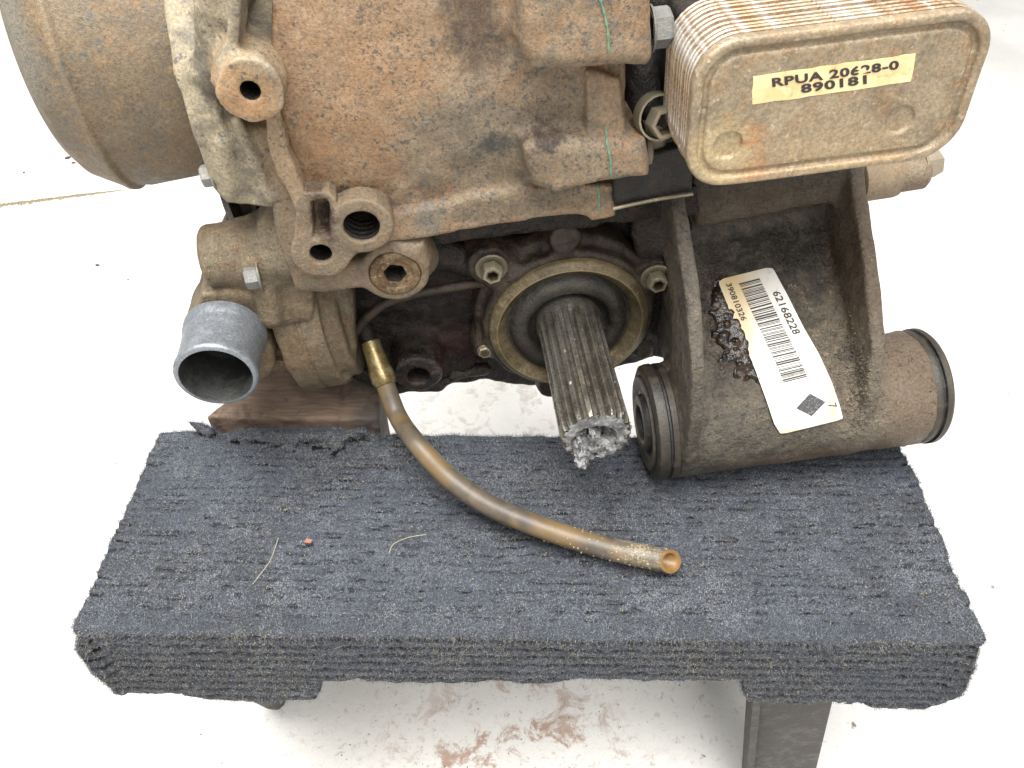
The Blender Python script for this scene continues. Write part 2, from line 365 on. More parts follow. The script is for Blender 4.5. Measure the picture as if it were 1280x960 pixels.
    def mesh(s, name):
        D = s.D
        for i in range(3):
            sl = [slice(None)]*3
            for e in (0, -1): sl[i] = e; D[tuple(sl)] = np.maximum(D[tuple(sl)], 1e-4)
        S = D < 0; n = np.array(D.shape)-1
        cnt = np.zeros(n, np.int8)
        offs = [(i, j, k) for i in (0, 1) for j in (0, 1) for k in (0, 1)]
        for i, j, k in offs: cnt += S[i:i+n[0], j:j+n[1], k:k+n[2]]
        idx = np.argwhere((cnt > 0) & (cnt < 8)); vid = np.full(n, -1, np.int32); vid[tuple(idx.T)] = np.arange(len(idx))
        val = {o: D[idx[:, 0]+o[0], idx[:, 1]+o[1], idx[:, 2]+o[2]] for o in offs}
        acc = np.zeros((len(idx), 3)); num = np.zeros(len(idx))
        for o in offs:
            for a in range(3):
                if o[a] == 0:
                    p = list(o); p[a] = 1; p = tuple(p); d0, d1 = val[o], val[p]; m = (d0 < 0) != (d1 < 0)
                    t = np.where(m, d0/np.where(m, d0-d1, 1), 0)
                    for c in range(3): acc[:, c] += np.where(m, o[c]+(t if c == a else 0), 0)
                    num += m
        V = s.lo+(idx+acc/num[:, None])*s.h; F = []
        for a in range(3):
            b, c = (a+1) % 3, (a+2) % 3; s0 = [slice(1, -1)]*3; s1 = [slice(1, -1)]*3
            s0[a] = slice(0, -1); s1[a] = slice(1, None); A, B = S[tuple(s0)], S[tuple(s1)]
            e = np.argwhere(A != B); fl = A[tuple(e.T)]; e = e+1; e[:, a] -= 1
            def g(db, dc):
                q = e.copy(); q[:, b] += db; q[:, c] += dc; return vid[tuple(q.T)]
            q = np.stack([g(-1, -1), g(0, -1), g(0, 0), g(-1, 0)], 1); q[~fl] = q[~fl][:, ::-1]; F.append(q)
        return np_mesh(name, V, np.concatenate(F))

# ------------------------------------------------------------------ the floor
FZ = -.30
def floor_mat():
    t = NT('white_painted_concrete')
    c = t.mix(t.ramp(t.noise(5, 5, .6), .35, .7), (.77, .76, .73, 1), (.64, .63, .60, 1))
    c = t.mix(t.ramp(t.noise(170, 5, .75, off=2), .58, .75, 0, .5), c, (.38, .33, .28, 1))
    reg = t.blob((.0, .02, FZ), (.13, .12, .3), .7, .05, 20)
    c = t.mix(t.mul(reg, t.ramp(t.noise(34, 7, .78, .6, off=4), .50, .62, 0, .8)), c, srgb(168, 118, 82))
    c = t.mix(t.mul(t.blob((0, 0, FZ), (.35, .25, .3), .8, .05, 20), t.ramp(t.noise(110, 6, .8, .3, off=14), .54, .66, 0, .5)), c, srgb(140, 126, 112))
    c = t.mix(t.mul(t.blob((.12, .5, FZ), (.5, .35, .3), .8, .05, 20), t.ramp(t.noise(40, 6, .75, .5, off=9), .5, .62, 0, .35)), c, srgb(150, 130, 100))
    c = t.mix(t.ramp(t.noise(60, 3, .6, off=6), .7, .76, 0, .8), c, srgb(110, 80, 60))
    t.l(c, t.b.inputs['Base Color']); t.b.inputs['Roughness'].default_value = .55
    b = t.n('ShaderNodeBump'); b.inputs['Strength'].default_value = .5; b.inputs['Distance'].default_value = .002
    t.l(t.noise(120, 6, .75), b.inputs['Height']); t.l(b.outputs[0], t.b.inputs['Normal'])
    return t.m
M['floor'] = floor_mat()
def build_floor():
    # two concrete slabs that meet in an open, crumbled joint running off to the left
    a, b = on_z(-10, 258, FZ), on_z(165, 236, FZ); d = (b-a)/np.linalg.norm(b-a); nrm = np.array([-d[1], d[0], 0])
    SE = float(np.linalg.norm(b-a)); N = 520; S = np.concatenate([np.linspace(-3, -.1, 60), np.linspace(-.099, SE, N-60)]); V = []; F = []; rr = np.random.default_rng(4)
    w = np.convolve(rr.uniform(0, 1, N+8), np.ones(5)/5, 'same')[:N]
    fade = np.clip((SE-S)/.09, 0, 1)**.7
    rows = []
    for off in (-4, -.0, 0, .001, .001, 4):
        rows.append(off)
    prof = lambda i: [(-4, 0), (-.0005-(.001+.013*w[i]**2)*fade[i], 0), (-.0003-.002*fade[i], -.004*fade[i]), (.0003+.002*fade[i], -.004*fade[i]), (.0005+(.002+.008*w[(i*3) % N]**2)*fade[i], 0), (4, 0)]
    S = np.append(S, 4.); fade = np.append(fade, 0); w = np.append(w, .2)
    for i in range(N+1):
        for o, z in prof(i): p = a+d*S[i]+nrm*o; V.append((p[0], p[1], FZ+z))
    for i in range(N):
        for j in range(5): k = i*6+j; F.append((k, k+1, k+7, k+6))
    o = link('floor', py_mesh('floor', V, F), ['floor', M['crack']], None, False); o['kind'] = 'structure'
    for i, p in enumerate(o.data.polygons):
        if i % 5 in (1, 2, 3) and i//5 < N-3: p.material_index = 1
    # loose specks of grit lying on the floor
    bm = bmesh.new()
    spots = [(122, 332, .004), (85, 198, .006), (92, 204, .004), (60, 150, .003), (30, 216, .003), (250, 318, .002), (160, 350, .002)]
    for _ in range(30): spots.append((rr.uniform(420, 900), rr.uniform(850, 960), rr.uniform(.0004, .0009)))
    for _ in range(60): spots.append((rr.uniform(0, 1280), rr.uniform(240, 960), rr.uniform(.0005, .0012)))
    for x, y, s in spots:
        p = on_z(x, y, FZ)
        m = Matrix.Translation((p[0], p[1], FZ+s*.25)) @ Matrix.Rotation(rr.uniform(0, 6), 4, 'Z') @ Matrix.Diagonal((s, s*.6, s*.35, 1))
        bmesh.ops.create_icosphere(bm, subdivisions=1, radius=1, matrix=m)
    me = bpy.data.meshes.new('floor_grit'); bm.to_mesh(me); bm.free()
    g = link('floor_grit', me, 'redgrit', None, False); g['kind'] = 'stuff'; g['label'] = 'loose dark specks of grit lying on the white floor'; g['category'] = 'grit'
build_floor()

# ------------------------------------------------------------------ carpeted bench
def fibre_mat(name, tones, rough=.95):
    t = NT(name); at = t.n('ShaderNodeAttribute'); at.attribute_name = 'tone'
    cr = t.n('ShaderNodeValToRGB'); cr.color_ramp.interpolation = 'CONSTANT'; el = cr.color_ramp.elements
    while len(el) < len(tones): el.new(.5)
    for e, (p, c) in zip(el, tones): e.position = p; e.color = c
    t.l(at.outputs['Fac'], cr.inputs[0])
    c = cr.outputs[0]
    c = t.mix(t.ramp(t.noise(14, 4, .6, .4), .4, .65, 0, .5), c, srgb(109, 117, 130))
    t.l(c, t.b.inputs['Base Color']); t.b.inputs['Roughness'].default_value = rough
    t.b.inputs['Specular IOR Level'].default_value = .2
    return t.m
M['fibre'] = fibre_mat('charcoal_carpet_fibre', [(0, srgb(70, 73, 79)), (.2, srgb(96, 100, 107)), (.45, srgb(122, 127, 135)), (.75, srgb(152, 156, 163)), (.93, srgb(146, 139, 120)), (.988, srgb(198, 186, 158))])
def carpet_mat():
    t = NT('charcoal_ribbed_carpet')
    c = t.mix(t.ramp(t.noise(900, 4, .8), .35, .65), srgb(58, 60, 65), srgb(94, 97, 103))
    c = t.mix(t.ramp(t.noise(16, 4, .6, .4), .4, .65, 0, .5), c, srgb(80, 85, 96))
    at = t.n('ShaderNodeAttribute'); at.attribute_name = 'groove_shade'
    c = t.mix(t.ramp(at.outputs['Fac'], .12, .9), c, srgb(24, 24, 26))     # shade in the grooves between yarn rows, painted near black
    t.l(c, t.b.inputs['Base Color']); t.b.inputs['Roughness'].default_value = .95; t.b.inputs['Specular IOR Level'].default_value = .15
    b = t.n('ShaderNodeBump'); b.inputs['Strength'].default_value = 1; b.inputs['Distance'].default_value = .0012
    t.l(t.noise(1100, 3, .8), b.inputs['Height']); t.l(b.outputs[0], t.b.inputs['Normal'])
    return t.m
M['carpet'] = carpet_mat()
def build_bench():
    r = root('carpeted_bench', (.0055, .07, FZ), 'low bench covered in frayed charcoal grey ribbed carpet under the gearbox', 'bench')
    off = Vector(r.location)
    f = Field((-.262, -.012, -.10), (.276, .158, .010), .00125)
    X0, X1, Y1 = -.2435, .2545, .143
    py = lambda x, y: tuple(on_y(x, y, 0.)[[0, 2]])
    pts = [(X0, -.0), (X1, -.0), (X1, -.012), py(1216, 835), py(1203, 868), py(1150, 879), py(1040, 876), py(932, 874), py(926, 846), py(640, 848), py(404, 846), py(400, 868), py(300, 872), py(190, 863), py(152, 864), py(122, 838), py(96, 812), (X0, -.008)]
    f.prism(1, pts, -.004, Y1, .003, 0)
    # soft dents and a crease in the worn cover
    f.cap((-.16, .06, .0075), (-.10, .09, .0075), .008, .008, .006, cut=True)
    # under the board the cover is hollow behind its front apron
    f.box((X0+.012, .012, -.2), (X1-.012, Y1-.012, -.042), .002, .001, cut=True)
    # torn corner flap hanging at the left end, curled edge
    q0, q1, q2 = np.array((X0+.004, .002, -.006)), on_y(122, 836, .006), on_y(150, 868, .006)
    f.cap(q0, q1, .0045, .0036, .004); f.cap(q1, q2, .0036, .0016, .004)
    f.cap(on_y(112, 806, -.005), on_y(150, 850, -.005), .0035, .0040, .003, cut=True)
    f.box((-.2415, .010, -.060), (-.225, .09, -.02), .003, .004, cut=True)
    # frayed tufts and a pulled-up fold at the rear edge
    for (x0, y0, z0, x1, y1, z1, ra, rb) in [(*on_z(262, 540, .003), *on_z(232, 524, .010), .003, .0012), (*on_z(420, 556, .002), *on_z(452, 541, .008), .004, .003), (*on_z(300, 545, .001), *on_z(420, 548, .002), .005, .006), (*on_z(1100, 548, .001), *on_z(1116, 543, .002), .004, .003)]:
        f.cap((x0, y0, z0), (x1, y1, z1), ra, rb, .006)
    a, b = on_z(372, 640, .0), on_z(440, 556, .0)
    f.cap((a[0], a[1], .0045), (b[0], b[1], .003), .0035, .0035, .003, cut=True)
    ax = f.ax; X, Y, Z = ax[0][:, None, None], ax[1][None, :, None], ax[2][None, None, :]
    wob = vnoise((ax[0], ax[1], ax[2]), 60, 5, 2)
    brk = vnoise((ax[0]*.6, ax[1], ax[2]), 210, 9, 3)
    pitch, pitch_f = .0060, .0092
    brf = vnoise((ax[0], ax[1], ax[2]), 300, 19, 2)
    def rib(c, pitch=pitch): q = np.abs(((c+.0009*wob)/pitch) % 1-.5)*2; return q**2.2       # 1 in the groove
    top = np.clip((Z+.006)/.004, 0, 1)*np.clip((Y-.004)/.004, 0, 1)
    f.D += ((top*rib(Y)*.0024*np.clip(.62+1.0*brk, .1, 1.15)*np.clip((Y-.004)/.004, 0, 1)+(1-top)*rib(Z-.001-.0007*brf, pitch_f)*.0062*np.clip(.75+.9*brf, .1, 1.3))*np.clip(np.minimum(X-X0, X1-X)/.006, .15, 1)).astype(np.float32)
    f.D += .0009*wob+.0005*brk
    me = f.mesh('carpet_cover'); V = np.empty(len(me.vertices)*3, np.float32); me.vertices.foreach_get('co', V); V = V.reshape(-1, 3)
    nrm = np.empty(len(me.vertices)*3, np.float32); me.vertex_normals.foreach_get('vector', nrm); nrm = nrm.reshape(-1, 3)
    me2 = me; me2.vertices.foreach_set('co', (V-np.array(off, np.float32)).ravel()); me2.update()
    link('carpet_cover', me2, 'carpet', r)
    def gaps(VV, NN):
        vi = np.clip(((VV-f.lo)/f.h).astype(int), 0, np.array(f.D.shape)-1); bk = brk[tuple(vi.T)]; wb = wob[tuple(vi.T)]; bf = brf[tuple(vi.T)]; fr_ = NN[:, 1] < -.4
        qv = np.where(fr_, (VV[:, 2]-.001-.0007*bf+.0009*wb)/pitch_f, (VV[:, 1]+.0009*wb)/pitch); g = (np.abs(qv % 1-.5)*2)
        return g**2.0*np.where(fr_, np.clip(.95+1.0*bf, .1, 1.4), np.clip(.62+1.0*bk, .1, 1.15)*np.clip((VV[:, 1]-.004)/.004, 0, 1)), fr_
    ga = me2.attributes.new('groove_shade', 'FLOAT', 'POINT'); ga.data.foreach_set('value', np.clip(gaps(V, nrm)[0], 0, 1).astype(np.float32))
    # pile fibres, thickest where the camera sees them
    keep = (nrm[:, 2] > -.3) & ((nrm[:, 2] > .3) | (nrm[:, 1] < .2) | (V[:, 2] > -.03)) & ~((V[:, 2] < -.02) & (V[:, 1] > .012))
    Vk, Nk = V[keep], nrm[keep]; NF = 380000
    gk, fr_ = gaps(Vk, Nk); pr = np.clip(1-1.5*gk, .02, 1)*np.where(fr_, .85, 1.); pr /= pr.sum()
    i = rng.choice(len(Vk), NF, p=pr); P = Vk[i]+rng.normal(0, .0005, (NF, 3)); n = Nk[i]
    tdir = rng.normal(0, 1, (NF, 3)); tdir -= n*(tdir*n).sum(1)[:, None]; tdir /= np.linalg.norm(tdir, axis=1)[:, None]
    edge_ = (np.minimum(P[:, 0]-X0, X1-P[:, 0]) < .004) | ((P[:, 1] < .006) & (P[:, 2] > -.008)) | (P[:, 1] > Y1-.004) | (P[:, 2] < -.080) | ((P[:, 2] < -.050) & (P[:, 0] > -.11) & (P[:, 0] < .14))
    lift = np.where(edge_, rng.uniform(.1, 1.1, NF), rng.uniform(.02, .5, NF))[:, None]; long_ = rng.random(NF) < np.where(edge_, .16, .035)
    d = tdir*(1-lift*.4)+n*lift; ln = np.where(long_, rng.uniform(.0025, .0055, NF), rng.uniform(.0006, .0018, NF))[:, None]
    side = np.cross(d, n); side /= np.linalg.norm(side, axis=1)[:, None]+1e-9
    wd = np.where(long_, .00009, .00016)[:, None]
    P = P+n*.0002
    Q = np.empty((NF, 3, 3)); Q[:, 0] = P-side*wd; Q[:, 1] = P+side*wd; Q[:, 2] = P+d*ln
    me = np_mesh('carpet_pile', Q.reshape(-1, 3)-np.array(off), np.arange(NF*3).reshape(-1, 3), 3)
    at = me.attributes.new('tone', 'FLOAT', 'POINT')
    side_face = (n[:, 1] < -.5)
    tn = rng.random(NF)
    lowf = vnoise((np.linspace(0, .54, 109), np.linspace(0, .2, 41), np.linspace(0, .13, 27)), 70, 91, 3)
    li = np.clip(((P-np.array(f.lo))/.005).astype(int), 0, [108, 40, 26]); tn = np.clip(.45+.2*lowf[tuple(li.T)]+(tn-.5)*.8, 0, .90)
    odd = rng.random(NF); tn = np.where(odd < np.where(side_face, .05, .008), .99, np.where(odd < np.where(side_face, .34, .05), .95, tn))
    at.data.foreach_set('value', np.repeat(tn, 3).astype(np.float32))
    o = link('carpet_pile', me, 'fibre', r, False); o['kind'] = 'stuff'
    # legs
    def leg(px0, px1, y0, y1, ztop, splay, zb=FZ):
        bmv = []
        x0, x1 = px0, px1
        for z, s in ((ztop, 0), (ztop*.5+zb*.5, splay*.5), (zb, splay)):
            for (xx, yy) in ((x0, y0), (x1, y0), (x1, y1), (x0, y1)):
                bmv.append((xx+s, yy, z))
        F = [(0, 1, 2, 3), (8, 9, 10, 11)]
        for j in (0, 4):
            for i in range(4): F.append((j+i, j+(i+1) % 4, j+4+(i+1) % 4, j+4+i))
        V = [Vector(v)-off for v in bmv]
        me = py_mesh('leg', V, F); bm = bmesh.new(); bm.from_mesh(me)
        bmesh.ops.bevel(bm, geom=list(bm.edges), offset=.003, segments=2, affect='EDGES', profile=.5); bm.to_mesh(me); bm.free()
        return link('leg', me, 'leg', r, True, 40)
    lg = leg(.142, .196, .012, .030, -.043, .046)
    # channel flange that runs down the front leg's left edge, leaving a dark slot
    bmv = py_mesh('channel', [Vector(v)-off for v in [(.148, .004, -.085), (.153, .004, -.085), (.153, .012, -.085), (.148, .012, -.085), (.186, .004, FZ), (.191, .004, FZ), (.191, .012, FZ), (.186, .012, FZ)]],
                  [(0, 1, 2, 3), (4, 5, 6, 7), (0, 1, 5, 4), (1, 2, 6, 5), (2, 3, 7, 6), (3, 0, 4, 7)])
    link('edge_flange', bmv, 'leg', lg, False)
    # the left leg: a moulded foot that tapers to a rounded point, only its tip shows below the carpet
    p = on_z(345, 890, FZ); V = []; F = []; segs = 16
    rows = [(0, .003), (.012, .010), (.04, .020), (.10, .026), (-FZ-.043, .028)]
    for h, rr_ in rows:
        for k in range(segs):
            a = 2*math.pi*k/segs; V.append(Vector((p[0]+rr_*math.cos(a), p[1]+.004+rr_*.7*math.sin(a), FZ+h))-off)
    for j in range(len(rows)-1):
        for k in range(segs): F.append((j*segs+k, j*segs+(k+1) % segs, (j+1)*segs+(k+1) % segs, (j+1)*segs+k))
    F += [tuple(range(segs)), tuple(range((len(rows)-1)*segs, len(rows)*segs))]
    link('leg', py_mesh('leg', V, F), 'leg', r, True, 50)
    leg(.165, .210, .112, .130, -.043, .0); leg(-.222, -.180, .112, .130, -.043, .0)
    # wooden board the carpet is wrapped round
    bm = bmesh.new(); bmesh.ops.create_cube(bm, size=1, matrix=Matrix.Translation(Vector((.0055, .0715, -.024))-off) @ Matrix.Diagonal((.47, .12, .038, 1)))
    me = bpy.data.meshes.new('board'); bm.to_mesh(me); bm.free(); link('board', me, M['wood'], r, False)
def wood_mat():
    t = NT('weathered_reddish_wood')
    mp = t.n('ShaderNodeMapping'); t.l(t.co, mp.inputs[0]); mp.inputs['Scale'].default_value = (.25, 2.2, 1)
    n = t.noise(120, 6, .7, 1.2, vec=mp.outputs[0])
    c = t.mix(t.ramp(n, .3, .7), srgb(138, 115, 98), srgb(104, 86, 73))
    c = t.mix(t.ramp(t.noise(30, 5, .7, .4), .55, .66, 0, .7), c, srgb(76, 62, 54))
    c = t.mix(t.ramp(t.noise(90, 4, .7, off=3), .6, .7, 0, .6), c, srgb(150, 124, 104))
    c = t.mix(t.mul(t.blob((.09, 0, .3), (.045, .3, .2), .4, .01, 60), t.ramp(t.noise(70, 5, .7, off=8), .38, .55, .35, 1)), c, srgb(84, 78, 70))   # grey bark side
    t.l(c, t.b.inputs['Base Color']); t.b.inputs['Roughness'].default_value = .8
    b = t.n('ShaderNodeBump'); b.inputs['Strength'].default_value = .7; b.inputs['Distance'].default_value = .0015
    t.l(n, b.inputs['Height']); t.l(b.outputs[0], t.b.inputs['Normal']); return t.m
M['wood'] = wood_mat()
build_bench()

# ------------------------------------------------------------------ wooden block behind the bench
def build_block():
    zt = .004; ps = [on_z(*p, zt) for p in [(246, 545), (362, 440), (474, 450), (470, 545)]]
    # rows of the front edge pushed beyond the bench's rear edge
    r = root('wood_block', (float(ps[0][0]+.05), .2, FZ), 'reddish brown weathered timber block behind the bench, propping the left of the gearbox', 'wood block')
    f = Field((-.22, .140, -.05), (-.04, .30, zt+.006), .0015)
    P = [(p[0], max(p[1], .152)) for p in ps]
    f.prism(2, P, -.3, zt, .002, 0)
    f.lumps(90, .0012, 3, 2)
    a, b = on_z(425, 545, zt), on_z(430, 470, zt)
    f.cap((a[0], a[1], zt), (b[0], b[1], zt), .0015, .0015, .001, cut=True)
    me = f.mesh('wood_block_top')
    V = np.empty(len(me.vertices)*3, np.float32); me.vertices.foreach_get('co', V); V = V.reshape(-1, 3)
    V[:, 2] = np.where(V[:, 2] < -.047, FZ+.0005, V[:, 2]); me.vertices.foreach_set('co', (V-np.array(r.location, np.float32)).ravel()); me.update()
    link('timber', me, 'wood', r, True, 60)
build_block()

# ------------------------------------------------------------------ the gearbox
G = root('gearbox', Vector(OE), 'rusty oil-stained gearbox with broken splined shaft and plate cooler, resting on the carpeted bench', 'gearbox', Matrix(RE.T.tolist()))
def bolt(c, axis, r, h, mat='bolt', washer=1.35, wh=.0012, socket=False, parent=G, phase=.2):
    x, y, z = frame_of(axis); c = Vector(c); V = []; F = []
    def ring(rad, hh, seg, ph=0):
        s = len(V)
        for i in range(seg):
            a = 2*math.pi*(i+ph)/seg; V.append(c+z*hh+(x*math.cos(a)+y*math.sin(a))*rad)
        return list(range(s, s+seg))
    def bridge(A, B):
        for i in range(len(A)): F.append((A[i], A[(i+1) % len(A)], B[(i+1) % len(A)], B[i]))
    a = ring(r*washer, 0, 24); b = ring(r*washer, wh*.7, 24); d = ring(r*washer*.93, wh, 24); e = ring(r*.5, wh, 24)
    bridge(a, b); bridge(b, d); bridge(d, e)
    a = ring(r, 0, 6, phase); b = ring(r, h*.85, 6, phase); d = ring(r*.88, h, 6, phase); bridge(a, b); bridge(b, d)
    if socket:
        e = ring(r*.5, h, 6, phase); g = ring(r*.47, h*.35, 6, phase); bridge(d, e); bridge(e, g); F.append(tuple(g))
    else:
        e = ring(r*.55, h*.97, 6, phase); bridge(d, e); F.append(tuple(e))
    me = py_mesh('bolt', V, F); return link('bolt', me, mat, parent, True, 30)

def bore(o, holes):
    # inside of drilled holes, oily and with their shade painted black: (centre (u,w), radius, v of the mouth)
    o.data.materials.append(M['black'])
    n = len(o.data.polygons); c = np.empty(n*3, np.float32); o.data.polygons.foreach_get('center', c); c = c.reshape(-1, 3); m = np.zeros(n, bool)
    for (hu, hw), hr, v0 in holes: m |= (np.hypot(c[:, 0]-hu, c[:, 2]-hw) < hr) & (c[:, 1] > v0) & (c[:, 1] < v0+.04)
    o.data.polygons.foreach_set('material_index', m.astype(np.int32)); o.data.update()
# --- clutch drum at the left
lathe('clutch_drum', [(.03, -.076), (.060, -.074), (.0665, -.069), (.0738, -.056), (.0756, -.0535), (.0757, -.0515), (.0740, -.0500), (.0738, -.048), (.0744, -.044), (.0728, -.02), (.0712, .000), (.069, .03)], (-.176, .0615, .1725), (1, .11, -.055), 'drum', G, 96, sharp=60)
# --- bell flange
def build_bell():
    f = Field((-.205, -.07, .085), (-.10, .13, .27), .00125)
    cv, cw = .030, .157
    f.cyl((-.171, cv, cw), (-.156, cv, cw), .0615, .0025, 0)
    f.cyl((-.166, cv, cw), (-.148, cv, cw), .0560, .003, .003)
    f.cyl((-.150, cv, cw), (-.12, cv, cw), .0500, .002, .003)
    # webs and the upright rib
    f.prism(1, UW([(292, -60), (301, -60), (303, 40), (296, 92), (280, 110), (262, 96), (284, 40)], -.040), -.046, .02, .002, .004)
    f.cap(L(262, -40, v=-.030), L(270, 90, v=-.026), .006, .008, .008)
    f.prism(1, UW([(262, 172), (285, 152), (335, 148), (372, 240), (345, 252), (285, 246), (268, 225)], -.02), -.028, .02, .004, .006)
    c = L(313, 113, v=-.052)
    f.cyl((c[0], -.053, c[2]), (c[0], .0, c[2]), .0136, .0012, .004)
    f.prism(1, UW([(332, 140), (350, 136), (362, 190), (391, 262), (374, 269), (350, 222), (334, 180)], -.038), -.040, .0, .002, .004)
    f.cap(L(296, 152, v=-.03), L(338, 245, v=-.028), .0025, .0025, .004)
    f.cap(L(278, 180, v=-.03), L(288, 240, v=-.028), .0035, .0035, .004)
    f.lumps(110, .0007, 21, 2)
    f.cyl((c[0], -.06, c[2]), (c[0], -.02, c[2]), .0042, .0004, .001, cut=True)
    for x, y in ((222, 70), (240, 150)):
        q = L(x, y, u=-.171); f.cap((-.175, q[1]+.004, q[2]), (-.160, q[1]+.004, q[2]), .0022, .0022, .003, cut=True)
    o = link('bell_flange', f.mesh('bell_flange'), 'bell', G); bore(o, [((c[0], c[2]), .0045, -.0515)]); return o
build_bell()
bolt(L(268, 218, v=-.022), (-1, -.1, 0), .0055, .006, 'zinc')

# --- upper housing
def build_upper():
    f = Field((-.150, -.072, .075), (.048, .205, .285), .00125)
    f.prism(1, UW([(335, -60), (347, 110), (362, 180), (385, 240), (388, 262), (440, 250), (482, 268), (492, 299), (600, 281), (728, 263), (735, 272), (770, 265), (770, 225), (778, 160), (782, -60)], -.026), -.045, .195, .004, 0)
    # belly of the case: barrel-curved front
    def belly(X, Y, Z): return .385-np.sqrt((Y-.35)**2+(Z-.19)**2)+0*X
    s = f.D; ax = f.ax; d = -(.385-np.sqrt((ax[1][None, :, None]-.35)**2+(ax[2][None, None, :]-.19)**2)); f.D = -smin(-s, -d.astype(np.float32)+0*s, .004)
    f.prism(1, UW([(634, -60), (634, 58), (660, 86), (808, 82), (816, 70), (814, -60)], -.050), -.057, -.01, .009, .006)
    f.prism(1, UW([(652, 178), (664, 170), (806, 168), (810, 214), (740, 224), (690, 236), (658, 225)], -.040), -.047, .0, .006, .006)
    f.prism(1, UW([(730, 84), (748, 84), (775, 95), (780, 175), (742, 225), (735, 226)], -.035), -.0385, .0, .002, .003)
    f.prism(1, UW([(725, 225), (768, 225), (768, 266), (738, 272), (724, 262)], -.026), -.031, .0, .002, .002)
    # long low shoulder along the bottom edge
    f.prism(1, UW([(480, 268), (560, 248), (640, 232), (726, 228), (726, 263), (600, 281), (480, 301)], -.026), -.0295, .0, .002, .004)
    # concave hollow left of the finger-shaped boss
    f.cap(L(592, -30, v=-.05), L(600, 80, v=-.044), .013, .012, .014, cut=True)
    f.cap(L(545, 252, v=-.038), L(640, 222, v=-.04), .006, .006, .008, cut=True)
    f.cap(L(352, 20, v=-.052), L(352, 95, v=-.05), .010, .009, .008, cut=True)
    f.cap(L(372, 215, v=-.046), L(420, 205, v=-.046), .006, .005, .006, cut=True)
    f.lumps(60, .0011, 31, 3)
    o = link('upper_housing', f.mesh('upper_housing'), 'upper', G)
    tr = BVHTree.FromPolygons([v.co for v in o.data.vertices], [p.vertices for p in o.data.polygons])
    def drop(x, y, lift=.0003):
        d = RE@ray(x, y); h = tr.ray_cast(Vector(CE), Vector(d).normalized())
        return (h[0]-Vector(d).normalized()*lift) if h[0] else None
    for path in ([(748, -8), (755, 15), (760, 40), (761, 66)], [(757, 158), (759, 180), (763, 200), (764, 222)], [(746, 228), (749, 246), (748, 264)]):
        P = []
        for i in range(len(path)-1):
            for k in range(5):
                t = k/5; P.append((path[i][0]*(1-t)+path[i+1][0]*t, path[i][1]*(1-t)+path[i+1][1]*t))
        P = [drop(*p) for p in P+[path[-1]]]; P = [p for p in P if p]
        if len(P) > 2: tube('sealant_bead', P, [.00035+.00015*((i*7) % 3) for i in range(len(P))], 'green', o, 6, 2)
    return o
UP = build_upper()
bolt(L(812, 36, v=-.035), (1, 0, .0), .0085, .009, 'zinc', 1.15)
bolt(L(803, 182, v=-.025), (1, 0, .0), .0085, .010, 'bolt', 1.4, .003)

# --- lug plate with two holes, plug boss
def build_lug():
    f = Field((-.150, -.062, .0), (-.05, .04, .135), .001)
    c1 = L(452, 284, v=-.041); c2 = L(401, 318, v=-.041)
    f.cyl((c1[0], -.041, c1[2]), (c1[0], -.01, c1[2]), .0155, .0012, 0)
    f.cyl((c2[0], -.041, c2[2]), (c2[0], -.005, c2[2]), .0145, .0012, .001)
    f.prism(1, UW([(369, 250), (380, 242), (410, 241), (420, 250), (421, 282), (446, 258), (462, 306), (424, 338), (380, 345), (367, 320)], -.041), -.0405, -.008, .0012, .0015)
    f.prism(1, UW([(400, 262), (470, 262), (484, 300), (420, 320)], -.030), -.033, -.0, .003, .004)
    f.prism(1, UW([(340, 250), (380, 245), (378, 330), (470, 325), (530, 300), (536, 330), (520, 352), (400, 366), (345, 362)], -.028), -.030, .03, .004, .004)
    c3 = L(494, 345, v=-.032)
    f.cyl((c3[0], -.030, c3[2]), (c3[0], .02, c3[2]), .0185, .002, .004)
    f.cap(L(505, 312, v=-.02), L(522, 320, v=-.01), .012, .012, .006)
    f.lumps(120, .0004, 5, 2)
    f.cyl((c1[0], -.06, c1[2]), (c1[0], -.018, c1[2]), .0088, .0005, .001, cut=True)
    for i in range(5): f.cyl((c1[0], -.038+i*.004, c1[2]), (c1[0], -.0366+i*.004, c1[2]), .0098, .0004, .0005, cut=True)
    f.cyl((c2[0], -.06, c2[2]), (c2[0], -.02, c2[2]), .0055, .0005, .001, cut=True)
    f.prism(1, UW([(389, 254), (408, 250), (412, 258), (411, 296), (392, 298)], -.041), -.07, -.027, .002, .002, cut=True)
    f.cyl((c3[0], -.06, c3[2]), (c3[0], -.012, c3[2]), .0138, .0005, .001, cut=True)
    o = link('mounting_lug', f.mesh('mounting_lug'), M['lug'], G)
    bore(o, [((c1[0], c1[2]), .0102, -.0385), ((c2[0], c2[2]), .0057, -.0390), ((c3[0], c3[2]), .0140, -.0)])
    return c3
M['lug'] = grime('brown_grey_lug', srgb(130, 113, 93), srgb(110, 97, 80), srgb(132, 107, 80), .68, .05, .6, dust=(srgb(152, 137, 112), .35), specks=[(600, .6, srgb(80, 66, 50), .7), (1200, .63, srgb(190, 170, 135), .7)],
    patches=[(P3(405, 265, -.035), (.006, .02, .02), srgb(54, 32, 26), .95), (P3(495, 320, -.02), (.02, .02, .012), srgb(110, 76, 46), .6)], edge=(srgb(178, 158, 126), .5))
c3 = build_lug()
x_, y_, z_ = frame_of((0, -1, 0))
